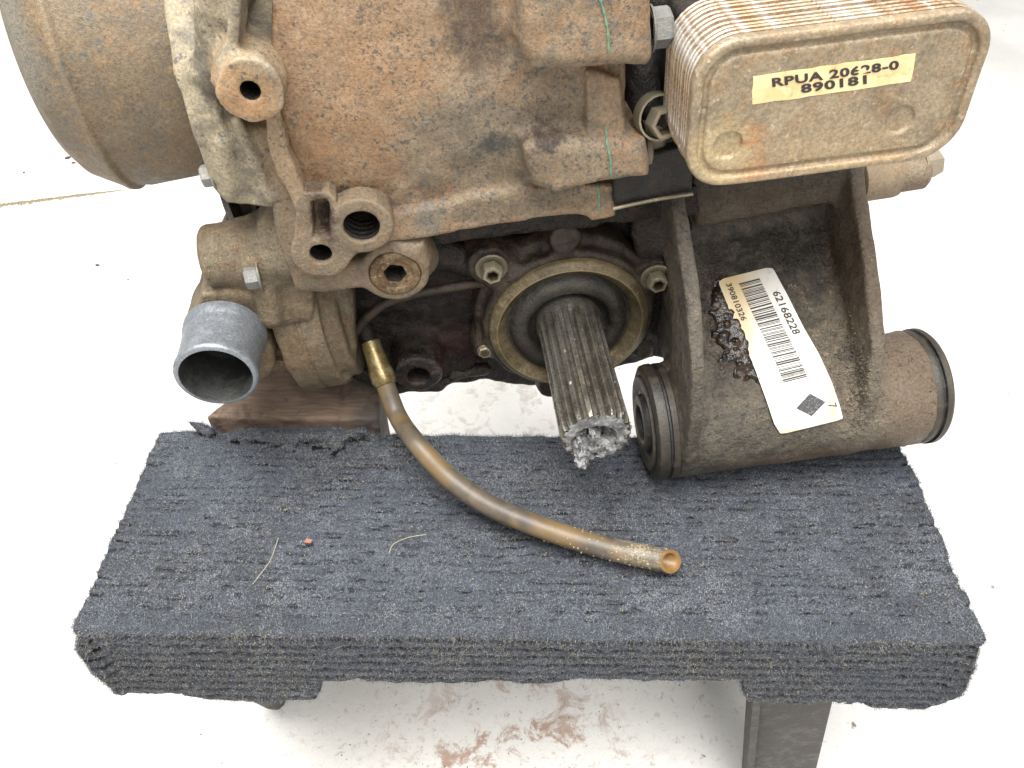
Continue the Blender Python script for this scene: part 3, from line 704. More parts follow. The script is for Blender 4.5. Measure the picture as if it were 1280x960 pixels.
def socket_plug(c, r, name='drain_plug', mat='plug', depth=.012, hexr=.46):
    V = []; F = []; c = Vector(c); S = 48
    def ring(fn, h):
        s = len(V)
        for i in range(S):
            a = 2*math.pi*i/S; q = fn(a); V.append(c+z_*h+(x_*math.cos(a)+y_*math.sin(a))*q)
        return range(s, s+S)
    hexf = lambda a: hexr*r*math.cos(math.pi/6)/math.cos((a+.3) % (math.pi/3)-math.pi/6)
    R = [ring(lambda a: r, -.004), ring(lambda a: r, .0008), ring(lambda a: r*.95, .0016), ring(lambda a: r*.72, .0016), ring(lambda a: r*.66, .0008), ring(lambda a: hexf(a)*1.08, .0008), ring(hexf, .0), ring(hexf, -depth), ring(lambda a: .02*r, -depth-.001)]
    for A, B in zip(R, R[1:]):
        for i in range(S): F.append((A[i], A[(i+1) % S], B[(i+1) % S], B[i]))
    o = link(name, py_mesh(name, V, F), [mat, 'black'], G, True, 35)
    for i, p in enumerate(o.data.polygons): p.material_index = int(i >= 6*S)  # socket faces black, shade of the hex recess painted in
    return o
socket_plug((c3[0], -.0295, c3[2]), .0135)

# --- water pump body
def build_pump():
    f = Field((-.250, -.06, -.075), (-.09, .13, .13), .00125)
    # horizontal stub
    a = L(258, 322, v=-.004); b = L(345, 312, v=-.004)
    f.cyl(a, b, .0175, .0035, 0)
    f.cap(b-np.array([.01, 0, 0]), b+np.array([.012, 0, .004]), .019, .024, .008)
    f.cap(L(285, 350, v=.0), L(330, 358, v=.0), .008, .008, .006)
    # upright flange plate
    f.prism(1, UW([(322, 270), (340, 243), (388, 240), (392, 330), (392, 402), (338, 412), (324, 385)], -.010), -.018, .05, .0025, .002)
    f.cap(L(330, 330, v=-.018), L(338, 395, v=-.02), .006, .007, .005)
    # volute below it
    f.prism(1, UW([(262, 352), (385, 352), (440, 352), (446, 440), (438, 478), (395, 462), (330, 466), (250, 472), (232, 440), (234, 410)], -.002), -.004, .08, .005, .002)
    f.prism(1, UW([(256, 352), (300, 348), (392, 372), (388, 384), (310, 392), (240, 418), (236, 408)], -.008), -.019, .02, .002, .002)
    f.prism(1, UW([(302, 402), (318, 396), (400, 380), (430, 400), (436, 455), (395, 450), (330, 452), (322, 430)], -.004), -.03, .001, .001, .001, cut=True)
    c = L(288, 432, v=-.01)
    f.cyl((c[0], -.022, c[2]), (c[0], .03, c[2]), .0265, .004, .006)
    # round cover with stepped rims, turned towards the right
    cv, cw = .050, .012
    f.cyl((-.174, cv, cw), (-.160, cv, cw), .0700, .0020, .001)
    f.cyl((-.162, cv, cw), (-.152, cv, cw), .0680, .001, .0005)
    f.cyl((-.1585, cv, cw), (-.146, cv, cw), .0695, .0015, .0005)
    f.cyl((-.148, cv, cw), (-.136, cv, cw), .0640, .003, .002)
    f.lumps(90, .0004, 41, 3)
    return link('pump_body', f.mesh('pump_body'), 'tan', G)
build_pump()
bolt(L(326, 345, v=-.026), (-1, -.15, .05), .0062, .008, 'zinc', 1.3)
# aluminium outlet spigot
cm = L(270, 471, v=-.060)
lathe('outlet_pipe', [(.0188, .0), (.0205, .0), (.0216, .0010), (.0219, .0028), (.0214, .0050), (.0212, .008), (.0213, .026), (.0215, .029), (.0224, .031), (.0226, .036)], (cm[0], -.060, cm[2]), (0, 1, 0), 'alum', G, 72, closed=False, sharp=60)
lathe('pipe_bore', [(.0189, .0), (.0182, .002), (.0180, .034), (.001, .0345)], (cm[0], -.0601, cm[2]), (0, 1, 0), 'bore', G, 64, closed=False)

# dark drive part glimpsed behind the flange
q = L(318, 262, v=.06)
lathe('drive_pulley', [(.02, -.012), (.034, -.012), (.036, -.008), (.031, -.004), (.031, .002), (.035, .006), (.033, .012), (.02, .014)], (q[0]+.004, .066, q[2]+.018), (1, 0, 0), 'pulley', G, 64)

# --- lower gear case
def build_lower():
    f = Field((-.150, -.035, -.085), (.085, .195, .11), .00125)
    f.prism(1, UW([(425, 230), (432, 470), (470, 488), (545, 488), (566, 482), (600, 474), (690, 488), (800, 452), (862, 440), (866, 240)], .022), .022, .185, .003, 0)
    f.prism(1, UW([(430, 230), (870, 225), (870, 262), (600, 290), (430, 315)], .0), -.008, .06, .003, .003)
    # rim rib round the web panel
    pth = [L(*p, v=.016) for p in [(450, 462), (500, 484), (548, 482), (568, 470), (606, 462)]]
    for a, b in zip(pth, pth[1:]): f.cap(a, b, .0035, .0035, .004)
    f.cap(L(470, 300, v=.012), L(600, 325, v=.012), .010, .010, .01)
    # threaded boss at the lower left
    c = L(523, 470, v=-.006)
    f.cyl((c[0], -.006, c[2]), (c[0], .05, c[2]), .0150, .002, .006, r1=.018)
    # right-hand cheek towards the bracket
    f.prism(1, UW([(790, 262), (862, 250), (872, 440), (842, 452), (800, 440)], .004), .002, .05, .004, .008)
    f.lumps(75, .0013, 51, 3)
    f.cyl((c[0], -.03, c[2]), (c[0], .012, c[2]), .0072, .0005, .001, cut=True)
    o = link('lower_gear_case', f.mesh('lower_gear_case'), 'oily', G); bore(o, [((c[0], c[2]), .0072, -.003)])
    tube('casting_rib', [L(x, y, v=v) for x, y, v in ((441, 424, .014), (448, 411, .008), (462, 394, .005), (484, 378, .004), (520, 367, .004), (560, 360, .004), (604, 353, .006))], .0029, 'retainer', G, 14, 6)  # casting rib built as a tube, paler material standing in for its lit ridge
    # the bearing retainer bolted on to it
    f = Field((-.085, -.03, -.085), (.085, .045, .085), .001)
    cc = np.array([L(709, 397, v=0)[0], 0, L(709, 397, v=0)[2]])
    f.cyl((cc[0], -.006, cc[2]), (cc[0], .04, cc[2]), .0535, .003, 0)
    f.cyl((cc[0], .004, cc[2]), (cc[0], .04, cc[2]), .0585, .003, .004)
    for x, y, r, v0 in ((612, 334, .0125, -.004), (818, 347, .0115, -.002), (707, 300, .009, -.006), (607, 438, .007, -.002), (806, 440, .007, .0), (690, 484, .008, .004)):
        p = L(x, y, v=v0); f.cyl((p[0], v0, p[2]), (p[0], .04, p[2]), r, .002, .008)
        f.cap((p[0], .012, p[2]), (cc[0]*.5+p[0]*.5, .012, cc[2]*.5+p[2]*.5), r*1.1, r*1.5, .008)
    f.lumps(90, .0010, 61, 3)
    f.cyl((cc[0], -.06, cc[2]), (cc[0], .003, cc[2]), .0485, .0005, .001, cut=True)
    link('bearing_retainer', f.mesh('bearing_retainer'), 'retainer', G)
    return cc
cc = build_lower()
for x, y, v in ((614, 334, -.007), (819, 346, -.005)):
    bolt(L(x, y, v=v), (0, -1, .0), .0063, .0085, 'oilbolt', 1.5, .002, True)
bolt(L(606, 438, v=-.004), (0, -1, 0), .0045, .003, 'oilbolt', 1.1, .001)
oc = (cc[0], 0, cc[2])
lathe('seal_band', [(.0490, -.006), (.0497, .0075), (.0492, .0092), (.0484, .0100), (.0458, .0118), (.0450, .0122), (.0443, .0116), (.0420, .0085), (.0395, .0068), (.0385, .004), (.0384, -.006)], oc, (0, -1, 0), 'brass', G, 96, sharp=50)
lathe('oil_seal', [(.0390, .0045), (.0372, .0040), (.0360, .0052), (.0345, .0085), (.0320, .0100), (.0285, .0104), (.0262, .0092), (.0250, .0055), (.0236, .0025), (.0205, .0020)], oc, (0, -1, 0), 'seal', G, 96, closed=False, sharp=60)

# --- output shaft with splines
def build_shaft():
    NT_ = 18; S = NT_*12; V = []; F = []; cx, cz = oc[0], oc[2]+.001
    st = [(.004, 0, .0208), (-.010, 0, .0206), (-.0125, .12, .0200), (-.017, .35, .0197), (-.022, .7, .0195), (-.027, .92, .0194), (-.0305, 1., .0193)]+[(-.0305-.0066*i, 1., .0193) for i in range(1, 11)]+[(-.0985, .95, .0191), (-.101, .8, .0184)]
    rr = np.random.default_rng(8)
    for v, dep, R in st:
        for i in range(S):
            a = 2*math.pi*i/S; q = (i/12) % 1; tooth = min(1, max(0, (abs(q-.5)*2-.34)/.22)); tooth = tooth*tooth*(3-2*tooth)
            r = R-.0038*dep*(1-tooth)+rr.normal(0, .00005); vv = v
            if v < -.09: vv = v+.0008*math.sin(3*a)+rr.normal(0, .00025)
            V.append((cx+r*math.cos(a), vv, cz+r*math.sin(a)))
    n = len(st)
    for j in range(n-1):
        for i in range(S): k = (i+1) % S; F.append((j*S+i, j*S+k, (j+1)*S+k, (j+1)*S+i))
    me = py_mesh('output_shaft', V, F); o = link('output_shaft', me, 'shaft', G, True, 40)
    # fractured end: annular face, eccentric crater full of torn metal
    V = []; F = []; rings = 26; base = -.1008
    nn = vnoise((np.linspace(-.03, .03, 61), np.linspace(-.03, .03, 61), np.array([0., .01])), 260, 3, 3)[:, :, 0]
    ex, ez = -.0012, -.0040
    for j in range(rings+1):
        t = j/rings; 
        for i in range(S):
            a = 2*math.pi*i/S; q = (i/12) % 1; tooth = min(1, max(0, (abs(q-.5)*2-.34)/.22))
            R = .0184-.0024*(1-tooth)*(1 if t > .93 else 0); r = R*t
            x, z = r*math.cos(a), r*math.sin(a); d = math.hypot(x-ex, z-ez)
            nv = nn[int((x+.03)/.001), int((z+.03)/.001)]
            m = min(1, max(0, (.0128-d)/.0022))
            vv = base-.0004*nv+(m*(.0062-.0085*nv) if m > 0 else 0)
            V.append((cx+x, vv, cz+z))
    for j in range(rings):
        for i in range(S): k = (i+1) % S; F.append((j*S+i, j*S+k, (j+1)*S+k, (j+1)*S+i))
    link('fractured_end', py_mesh('fractured_end', V, F), 'fracture', o, True, 50)
    f = Field((cx-.022, -.118, cz-.028), (cx+.022, -.090, cz+.022), .0006)
    rr = np.random.default_rng(21)
    for _ in range(16):
        p = np.array([cx-.003+rr.normal(0, .0038), -.0970+rr.normal(0, .0014), cz-.006+rr.normal(0, .0036)])
        f.cap(p, p+rr.normal(0, .002, 3), rr.uniform(.002, .0042), rr.uniform(.0015, .003), .0012)
    f.cap((cx-.008, -.098, cz-.014), (cx-.0092, -.1035, cz-.0160), .0045, .0032, .002)
    f.cap((cx+.006, -.098, cz-.008), (cx+.008, -.102, cz-.009), .0035, .0025, .002)
    f.lumps(420, .0020, 14, 3)
    link('torn_metal', f.mesh('torn_metal'), 'fracture', o, False)
    # bright burrs hammered up on the spline crests
    bm = bmesh.new()
    for x in range(20):
        a = 2*math.pi*((rr.integers(0, NT_))/NT_)+rr.normal(0, .05); v = -.1+abs(rr.normal(0, .004)) if x < 11 else rr.uniform(-.09, -.03)
        s = rr.uniform(.0006, .0014)
        mm = Matrix.Translation((cx+.0192*math.cos(a), v, cz+.0192*math.sin(a))) @ Matrix.Rotation(rr.uniform(0, 6), 4, 'Y') @ Matrix.Diagonal((s, s*rr.uniform(1, 2.2), s*.6, 1))
        bmesh.ops.create_icosphere(bm, subdivisions=1, radius=1, matrix=mm)
    me = bpy.data.meshes.new('burrs'); bm.to_mesh(me); bm.free(); b = link('burrs', me, 'fracture', o, False); b['kind'] = 'stuff'
build_shaft()

# --- hose and fitting
fa = L(463, 428, v=.004); fb = L(481, 478, v=-.016)
def build_hose():
    ax = Vector(fb)-Vector(fa); Ln = ax.length
    tube('hose_stub', [Vector(L(452, 400, v=.016)), Vector(L(458, 415, v=.010)), Vector(fa)], .0045, 'black', G, 14, 6)
    lathe('hose_fitting', [(.004, -.001), (.0062, 0), (.0063, Ln*.25), (.0068, Ln*.55), (.0078, Ln*.80), (.0078, Ln*.95), (.0066, Ln*1.06), (.005, Ln*1.08)], fa, ax, 'fitting', G, 32, sharp=40)
    d = ax.normalized()
    P = [Vector(fb)-d*.002, Vector(L(497, 520, v=-.032))]+[Vector(loc(on_z(x, y, z))) for x, y, z in ((522, 556, .045), (560, 596, .034), (605, 628, .026), (660, 653, .020), (720, 674, .016), (780, 690, .0135), (838, 702, .0125))]
    R = [.0062, .0060, .0060, .0062, .0062, .0063, .0064, .0066, .0067]
    V, F = tube('x', P, R, None, None, 28, 12, cap=False, mesh_only=True)
    n = len(V)//28; outer = V; axd = (P[-1]-P[-2]).normalized(); V = list(V); rr = np.random.default_rng(2)
    # the free end is cut off obliquely, so its bore shows
    cd = Vector((CE-np.array(P[-1])).tolist()).normalized()
    for j in range(n-14, n):
        b = j*28; c = sum((V[b+i] for i in range(28)), Vector())/28; tt = (j-(n-14)+1)/14
        for i in range(28): V[b+i] = V[b+i]-axd*(V[b+i]-c).dot(cd)*1.0*tt
    outer = V[:]
    # inner wall: back up the bore for 3 cm
    last = (n-1)*28; cen = sum((V[last+i] for i in range(28)), Vector())/28; s0 = len(V); K = 30
    for j in range(K):
        b = (n-1-j)*28; c = sum((outer[b+i] for i in range(28)), Vector())/28
        for i in range(28): V.append(c+(outer[b+i]-c)*.72)
    nf = len(F)
    for i in range(28): k = (i+1) % 28; F.append((last+i, last+k, s0+k, s0+i))
    for j in range(K-1):
        for i in range(28): k = (i+1) % 28; F.append((s0+j*28+i, s0+j*28+k, s0+(j+1)*28+k, s0+(j+1)*28+i))
    F.append(tuple(range(s0+(K-1)*28, s0+K*28)))
    me = py_mesh('rubber_hose', V, F); o = link('rubber_hose', me, ['hose', 'amber', 'black'], G, True, 60)
    for i, p in enumerate(me.polygons): p.material_index = 2 if i >= nf+28*7 else 1 if i >= nf else 0  # deeper bore faces black: darkness inside the hose put into the colour
    # crumbs of dried mud stuck near the cut end
    bm = bmesh.new(); rr = np.random.default_rng(6)
    for _ in range(150):
        j = int(np.clip(rr.normal(n-16, 8), n-46, n-2)); i = rr.integers(0, 28); p = outer[j*28+i]
        if (RE.T@np.array(p))[2]+0 < -9: continue
        s = rr.uniform(.0002, .0007)
        bmesh.ops.create_icosphere(bm, subdivisions=1, radius=1, matrix=Matrix.Translation(p) @ Matrix.Rotation(rr.uniform(0, 6), 4, 'X') @ Matrix.Diagonal((s, s*1.3, s*.7, 1)))
    me = bpy.data.meshes.new('mud_crumbs'); bm.to_mesh(me); bm.free(); b = link('mud_crumbs', me, M['mud'], o, False); b['kind'] = 'stuff'
M['mud'] = flat('dried_mud', srgb(166, 148, 116), .9)
build_hose()

# --- plate oil cooler
def rrect(u0, u1, w0, w1, r, n=10):
    P = []
    for cx, cz, a0 in ((u1-r, w1-r, 0), (u0+r, w1-r, 90), (u0+r, w0+r, 180), (u1-r, w0+r, 270)):
        for i in range(n+1):
            a = math.radians(a0+90*i/n); P.append((cx+r*math.cos(a), cz+r*math.sin(a)))
    return P
CU0, CU1, CW0, CW1, CV = .0430, .1645, .1275, .1930, -.078
def build_cooler():
    f = Field((CU0-.006, CV-.004, CW0-.006), (CU1+.006, CV+.012, CW1+.006), .0008)
    f.prism(1, rrect(CU0, CU1, CW0, CW1, .0185), CV, CV+.006, .0018, 0)
    ins = lambda d, r: rrect(CU0+d, CU1-d, CW0+d, CW1-d, r)
    f.prism(1, ins(.0045, .0145), CV-.01, CV+.0024, .0012, .0015, cut=True)
    f.prism(1, ins(.0070, .0125), CV+.0008, CV+.004, .0010, .0008)
    for x, y in ((911, 183), (1126, 152)):
        p = L(x, y, v=CV)
        f.cyl((p[0], CV-.006, p[2]), (p[0], CV+.0026, p[2]), .0062, .0006, .0006, cut=True)
    f.lumps(45, .00035, 71, 2)
    c = link('oil_cooler', f.mesh('oil_cooler'), 'cooler', G)
    # the stack of stamped plates behind the face
    n = 11; pit = .0037
    def plate_mesh():
        V = []; F = []; prof = [(.006, .0), (.0004, .0), (.0, .0006), (.0002, .0014), (.0014, .0018), (.0020, .0024), (.0020, .0036), (.006, .0036)]
        for d, h in prof:
            for u, w in rrect(CU0+d, CU1-d, CW0+d, CW1-d, max(.0185-d, .004), 8): V.append((u, h, w))
        m = len(V)//len(prof)
        for j in range(len(prof)-1):
            for i in range(m): k = (i+1) % m; F.append((j*m+i, j*m+k, (j+1)*m+k, (j+1)*m+i))
        F += [tuple(range(m)), tuple(range((len(prof)-1)*m, len(prof)*m))]
        return py_mesh('plate', V, F)
    pm = plate_mesh(); first = link('plate', pm, 'fin', c, True, 35)
    rr = np.random.default_rng(12)
    for i in range(n):
        o = first if i == 0 else first.copy()
        if i: COL.objects.link(o); o.parent = c
        o.location = (rr.normal(0, .00025), CV+.0058+i*pit, rr.normal(0, .0002))
    # back of the core, and the saddle it is bolted to
    f = Field((.03, -.04, .10), (.175, .08, .20), .002)
    f.box((.050, CV+.045, .135), (.150, .02, .185), .004, 0); f.lumps(60, .001, 2, 2)
    link('cooler_mount', f.mesh('cooler_mount'), 'black', G)
    return c
COOL = build_cooler()

def text_mesh(s, size, bold=0., spacing=1.):
    cu = bpy.data.curves.new('t', 'FONT'); cu.body = s; cu.size = size; cu.offset = bold; cu.space_character = spacing; cu.resolution_u = 3
    o = bpy.data.objects.new('t', cu); COL.objects.link(o); bpy.context.view_layer.update()
    me = bpy.data.meshes.new_from_object(o); V = [tuple(v.co) for v in me.vertices]; F = [tuple(p.vertices) for p in me.polygons]
    bpy.data.objects.remove(o); bpy.data.meshes.remove(me)
    V = np.array(V); V[:, :2] -= V[:, :2].min(0); return V, F
def label_mat(name, c1, c2, edge_axis=None, amt=.8):
    t = NT(name)
    c = t.mix(t.ramp(t.noise(60, 5, .7, .5), .45, .62, 0, amt), c1, c2)
    c = t.mix(t.ramp(t.noise(500, 4, .75), .6, .72, 0, .5), c, srgb(150, 110, 60))
    c = t.mix(t.ramp(t.noise(150, 6, .75, .8, off=31), .56, .68, 0, .45), c, srgb(150, 116, 74))
    for pc, pr, col, st in (edge_axis or ()): c = t.mix(t.mul(t.blob(pc, pr, .8, .006, 200), st), c, col)
    t.l(c, t.b.inputs['Base Color']); t.b.inputs['Roughness'].default_value = .42; return t.m
M['yellow_label'] = label_mat('aged_yellow_label', srgb(250, 222, 168), srgb(226, 192, 136))
PA = M['barcode_label'] = label_mat('white_barcode_label', (.62, .61, .57, 1), (.60, .56, .46, 1), [
    (P3(925, 350, -.03), (.022, .06, .016), srgb(206, 184, 136), .9), (P3(925, 400, -.04), (.010, .06, .03), srgb(212, 178, 110), .75), (P3(985, 545, -.09), (.012, .05, .006), srgb(208, 160, 88), .7), (P3(1048, 510, -.09), (.004, .05, .02), srgb(208, 170, 110), .6)], .25)
def build_cooler_label():
    Q = [L(x, y, v=CV+.0006) for x, y in ((942, 95), (1145, 67), (1139, 102), (940, 131))]
    Q = [Vector(q) for q in Q]; V = []; F = []
    n = 14
    for j in range(5):
        for i in range(n+1):
            s, t = i/n, j/4; p = (Q[0]*(1-s)+Q[1]*s)*(1-t)+(Q[3]*(1-s)+Q[2]*s)*t; e = Vector((random.uniform(-.0003, .0003), 0, random.uniform(-.0003, .0003))) if i in (0, n) or j in (0, 4) else Vector()
            V.append(p+e)
    for j in range(4):
        for i in range(n): k = j*(n+1)+i; F.append((k, k+1, k+n+2, k+n+1))
    me = py_mesh('name_label', V, F); fm = [0]*len(F)
    # thickness
    W = len(V); V2 = [(v[0], v[1]+.0004, v[2]) for v in V]
    V = V+V2; F = F+[tuple(W+i for i in f)[::-1] for f in F]
    rim = [i for i in range(n+1)]+[j*(n+1)+n for j in range(1, 5)]+[4*(n+1)+i for i in range(n-1, -1, -1)]+[j*(n+1) for j in (3, 2, 1)]
    F += [(a, b, b+W, a+W) for a, b in zip(rim, rim[1:]+rim[:1])]; fm = [0]*len(F)
    for s, p0, p1, hpx in (('RPUA 20628-0', (966, 109.5), (1124, 87), 11.5), ('890181', (1002, 117.5), (1084, 105.5), 11.5)):
        tv, tf = text_mesh(s, 1, .035, 1.08); wdt = tv[:, 0].max(); ht = tv[:, 1].max()
        a, b = Vector(L(*p0, v=CV)), Vector(L(*p1, v=CV)); ex = (b-a)/wdt; up = Vector(L(p0[0]-1, p0[1]-hpx, v=CV))-a; ey = up/ht
        base = len(V); drops = set()
        for q in tv: p = a+ex*float(q[0])+ey*float(q[1]); V.append((p.x, CV+.0003, p.z))
        for f_ in tf:
            cxx = np.mean([tv[i][0] for i in f_])/wdt; cyy = np.mean([tv[i][1] for i in f_])/ht
            if s[0] == 'R' and .675 < cxx < .745 and cyy < .45: continue     # digit partly rubbed away
            F.append(tuple(base+i for i in f_)); fm.append(1)
    me = bpy.data.meshes.new('name_label'); me.from_pydata([tuple(v) for v in V], [], F); me.update()
    o = link('name_label', me, ['yellow_label', 'ink'], COOL, False)
    for p, m in zip(me.polygons, fm): p.material_index = m
build_cooler_label()

# --- bracket with the rubber-bushed tube
TV, TW, TR = -.055, -.0525, .0365
TU0, TU1 = .046, .208
def build_bracket():
    f = Field((.030, -.115, -.105), (.240, .07, .130), .00125)
    f.cyl((TU0+.006, TV, TW+.002), (TU1-.004, TV, TW+.002), TR-.001, .001, 0)
    # web, sloping from the case down on to the tube
    f.prism(0, [(.03, .10), (.012, .095), (.012, .052), (.004, .038), (-.030, .016), (-.060, -.006), (-.078, -.024), (-.06, -.05), (.02, -.03), (.04, .02)], .0585, .160, .003, .007)
    # crossbar at its top
    f.prism(1, UW([(862, 200), (1080, 180), (1080, 225), (1058, 250), (870, 284)], -.004), -.006, .04, .004, .004)
    # side cheeks standing proud of the web
    f.prism(0, [(-.020, .094), (-.030, .088), (-.064, .060), (-.088, .026), (-.0955, -.008), (-.094, -.045), (-.07, -.062), (-.035, -.055), (-.050, -.01), (-.042, .030), (-.022, .055), (.0, .07), (.0, .094)], .0525, .0600, .002, .004)
    f.prism(0, [(.002, .098), (-.014, .079), (-.046, .050), (-.078, .014), (-.088, -.015), (-.088, -.045), (-.07, -.06), (.03, -.04), (.03, .098)], .1560, .1640, .002, .006)
    f.lumps(70, .0007, 81, 3)
    wet = L(903, 408, v=-.04); n3 = vnoise(f.ax, 330, 83, 2)
    U, Vv, W = f.ax[0][:, None, None], f.ax[1][None, :, None], f.ax[2][None, None, :]
    mw = np.clip(1.3-np.sqrt(((U-wet[0])/.010)**2+((W-wet[2]-.0*Vv)/.026)**2), 0, 1)
    f.D -= (np.abs(n3)*.0022*mw).astype(np.float32)
    # crusted grit on the right-hand side of the web
    n = vnoise(f.ax, 420, 82, 2)
    U, Vv, W = f.ax[0][:, None, None], f.ax[1][None, :, None], f.ax[2][None, None, :]
    m = np.clip(1.2-np.hypot((U-.148)/.026, (W+.02)/.045), 0, 1)*np.clip((Vv+.11)/.03, 0, 1)
    f.D -= (np.abs(n)*.0026*m).astype(np.float32)
    o = link('bracket', f.mesh('bracket'), 'bracket', G)
    return o
BR = build_bracket()
lathe('rubber_bushing', [(.018, -.008), (.0325, -.008), (.0355, -.0065), (.0362, -.004), (.0362, -.001), (.0350, -.0002), (.0350, .0008), (.0360, .0014), (.0360, .0048), (.0350, .0062), (.030, .0065)], (TU0, TV, TW+.002), (1, 0, 0), 'rubber', G, 72, sharp=35)
lathe('bushing_face', [(.0310, .0), (.0295, .0010), (.0200, -.0012), (.0190, .0006), (.0165, .0010), (.0160, .0035), (.0110, .0035), (.0105, -.004), (.001, -.0042)], (TU0-.0078, TV, TW+.002), (-1, 0, 0), 'bushface', G, 64, closed=False) if False else None
M['bushface'] = grime('scuffed_bushing_face', srgb(38, 36, 34), srgb(27, 26, 25), srgb(70, 62, 50), .5, .1, .5, edge=(srgb(120, 108, 88), .6))
lathe('bushing_sleeve', [(.0300, .0000), (.0290, .0014), (.0215, .0002), (.0200, -.0010), (.0185, -.0006), (.0178, .0022), (.0165, .0030), (.0120, .0030), (.0108, .0020), (.0105, -.010), (.001, -.0102)], (TU0-.0082, TV, TW+.002), (-1, 0, 0), 'bushface', G, 64, closed=False, sharp=50)
lathe('rubber_bushing', [(.02, -.006), (.0345, -.006), (.0356, -.004), (.0356, -.0015), (.0348, -.001), (.0348, .0004), (.0362, .001), (.0362, .004), (.0350, .0055), (.018, .006)], (TU1, TV, TW+.002), (1, 0, 0), 'rubber', G, 72, sharp=35)
# bearing stub and bolt showing past the cooler's lower right corner
a = L(1088, 222, v=.012)+np.array([.012, 0, 0]); b = L(1158, 206, v=.012)
lathe('side_boss', [(.011, -.020), (.0130, -.019), (.0130, .0), (.0125, .002), (.0108, .0025), (.0108, .018), (.009, .020)], a, (1, 0, .03), M['lug'], G, 48)
bolt(b+np.array([-.004, 0, 0]), (1, 0, .03), .0080, .011, 'bolt', 1.1)

# --- barcode label laid on the bracket
def build_barcode():
    tr = BVHTree.FromPolygons([v.co for v in BR.data.vertices], [p.vertices for p in BR.data.polygons])
    left = [(897, 350), (912, 388), (929, 425), (944, 462), (958, 500), (968, 530), (976, 543)]
    right = [(965, 333), (984, 368), (1004, 408), (1024, 443), (1040, 478), (1050, 508), (1054, 524)]
    NI, NJ = 12, 100; Gd = np.zeros((NJ+1, NI+1, 3)); ok = np.zeros((NJ+1, NI+1), bool)
    def path(P, t): q = t*(len(P)-1); i = min(int(q), len(P)-2); f = q-i; return np.array(P[i])*(1-f)+np.array(P[i+1])*f
    for j in range(NJ+1):
        a, b = path(left, j/NJ), path(right, j/NJ)
        for i in range(NI+1):
            p = a+(b-a)*i/NI; d = Vector(RE@ray(*p)).normalized(); h = tr.ray_cast(Vector(CE), d)
            Gd[j, i] = (h[0]-Vector(CE)).length
    for _ in range(4):
        K = np.pad(Gd, ((1, 1), (1, 1), (0, 0)), 'edge'); Gd = (K[:-2, 1:-1]+K[2:, 1:-1]+K[1:-1, :-2]+K[1:-1, 2:]+2*Gd)/6
    D = Gd[:, :, 0]; tt, ss = np.meshgrid(np.linspace(0, 1, NJ+1), np.linspace(0, 1, NI+1), indexing='ij')
    Bm = np.stack([(tt**i*ss**j).ravel() for i in range(6) for j in range(3)], 1); D0 = D.copy()
    D = (Bm@np.linalg.lstsq(Bm, D0.ravel(), rcond=None)[0]).reshape(D0.shape); D = D-max(0, np.percentile(D-D0, 97))
    def at(s, t, lift):
        j = min(max(t, 0), 1)*NJ; i = min(max(s, 0), 1)*NI; j0 = min(int(j), NJ-1); i0 = min(int(i), NI-1); fj, fi = j-j0, i-i0
        dd = (D[j0, i0]*(1-fi)+D[j0, i0+1]*fi)*(1-fj)+(D[j0+1, i0]*(1-fi)+D[j0+1, i0+1]*fi)*fj
        a, b = path(left, t), path(right, t); p = a+(b-a)*s; d = RE@ray(*p); d /= np.linalg.norm(d)
        return CE+d*(dd-lift)
    V = []; F = []; fm = []
    rc = .045
    for lift, flip in ((.0016, 0), (.0011, 1)):
        base = len(V)
        for j in range(NJ+1):
            t = j/NJ; e = min(t, 1-t); ins = 0 if e > .022 else .10*(1-math.sqrt(max(0, 1-(1-e/.022)**2)))
            for i in range(NI+1): V.append(at(ins+(1-2*ins)*i/NI, t, lift))
        for j in range(NJ):
            for i in range(NI): k = base+j*(NI+1)+i; q = (k, k+1, k+NI+2, k+NI+1); F.append(q); fm.append(0)
    W = (NI+1)*(NJ+1); rim = list(range(NI+1))+[j*(NI+1)+NI for j in range(1, NJ+1)]+[NJ*(NI+1)+i for i in range(NI-1, -1, -1)]+[j*(NI+1) for j in range(NJ-1, 0, -1)]
    for a, b in zip(rim, rim[1:]+rim[:1]): F.append((a, b, b+W, a+W)); fm.append(0)
    # bars
    rr = np.random.default_rng(3); t = .045
    while t < .60:
        wd = rr.choice([.003, .003, .0055, .008])
        k = len(V); s0, s1 = .33, .70
        for m in range(9):
            s = s0+(s1-s0)*m/8; V.append(at(s, t, .00195)); V.append(at(s, t+wd, .00195))
        for m in range(8): F.append((k+2*m, k+2*m+2, k+2*m+3, k+2*m+1)); fm.append(1)
        t += wd+rr.choice([.0035, .0035, .006, .009])
    def put(s, s0, t0, t1, hgt, bold=.01):
        tv, tf = text_mesh(s, 1, bold, 1.0); wd, ht = tv[:, 0].max(), tv[:, 1].max(); base = len(V)
        for q in tv: V.append(at(s0-(q[1]/ht-0)*-hgt, t0+(t1-t0)*q[0]/wd, .00205))
        for f_ in tf: F.append(tuple(base+i for i in f_)); fm.append(1)
    put('62168228', .79, .135, .365, .125)
    put('390810326', .11, .03, .235, .10, .014)
    put('7', .84, .80, .83, .12, .0)
    k = len(V)
    for s, t in ((.64, .70), (.82, .78), (.56, .86), (.38, .77)): V.append(at(s, t, .00215))
    F.append((k, k+1, k+2, k+3)); fm.append(2)
    me = bpy.data.meshes.new('barcode_label'); me.from_pydata([tuple(map(float, v)) for v in V], [], F); me.update()
    o = link('barcode_label', me, ['barcode_label', 'ink', M['smudge']], BR, False)
    for p, m in zip(me.polygons, fm): p.material_index = m
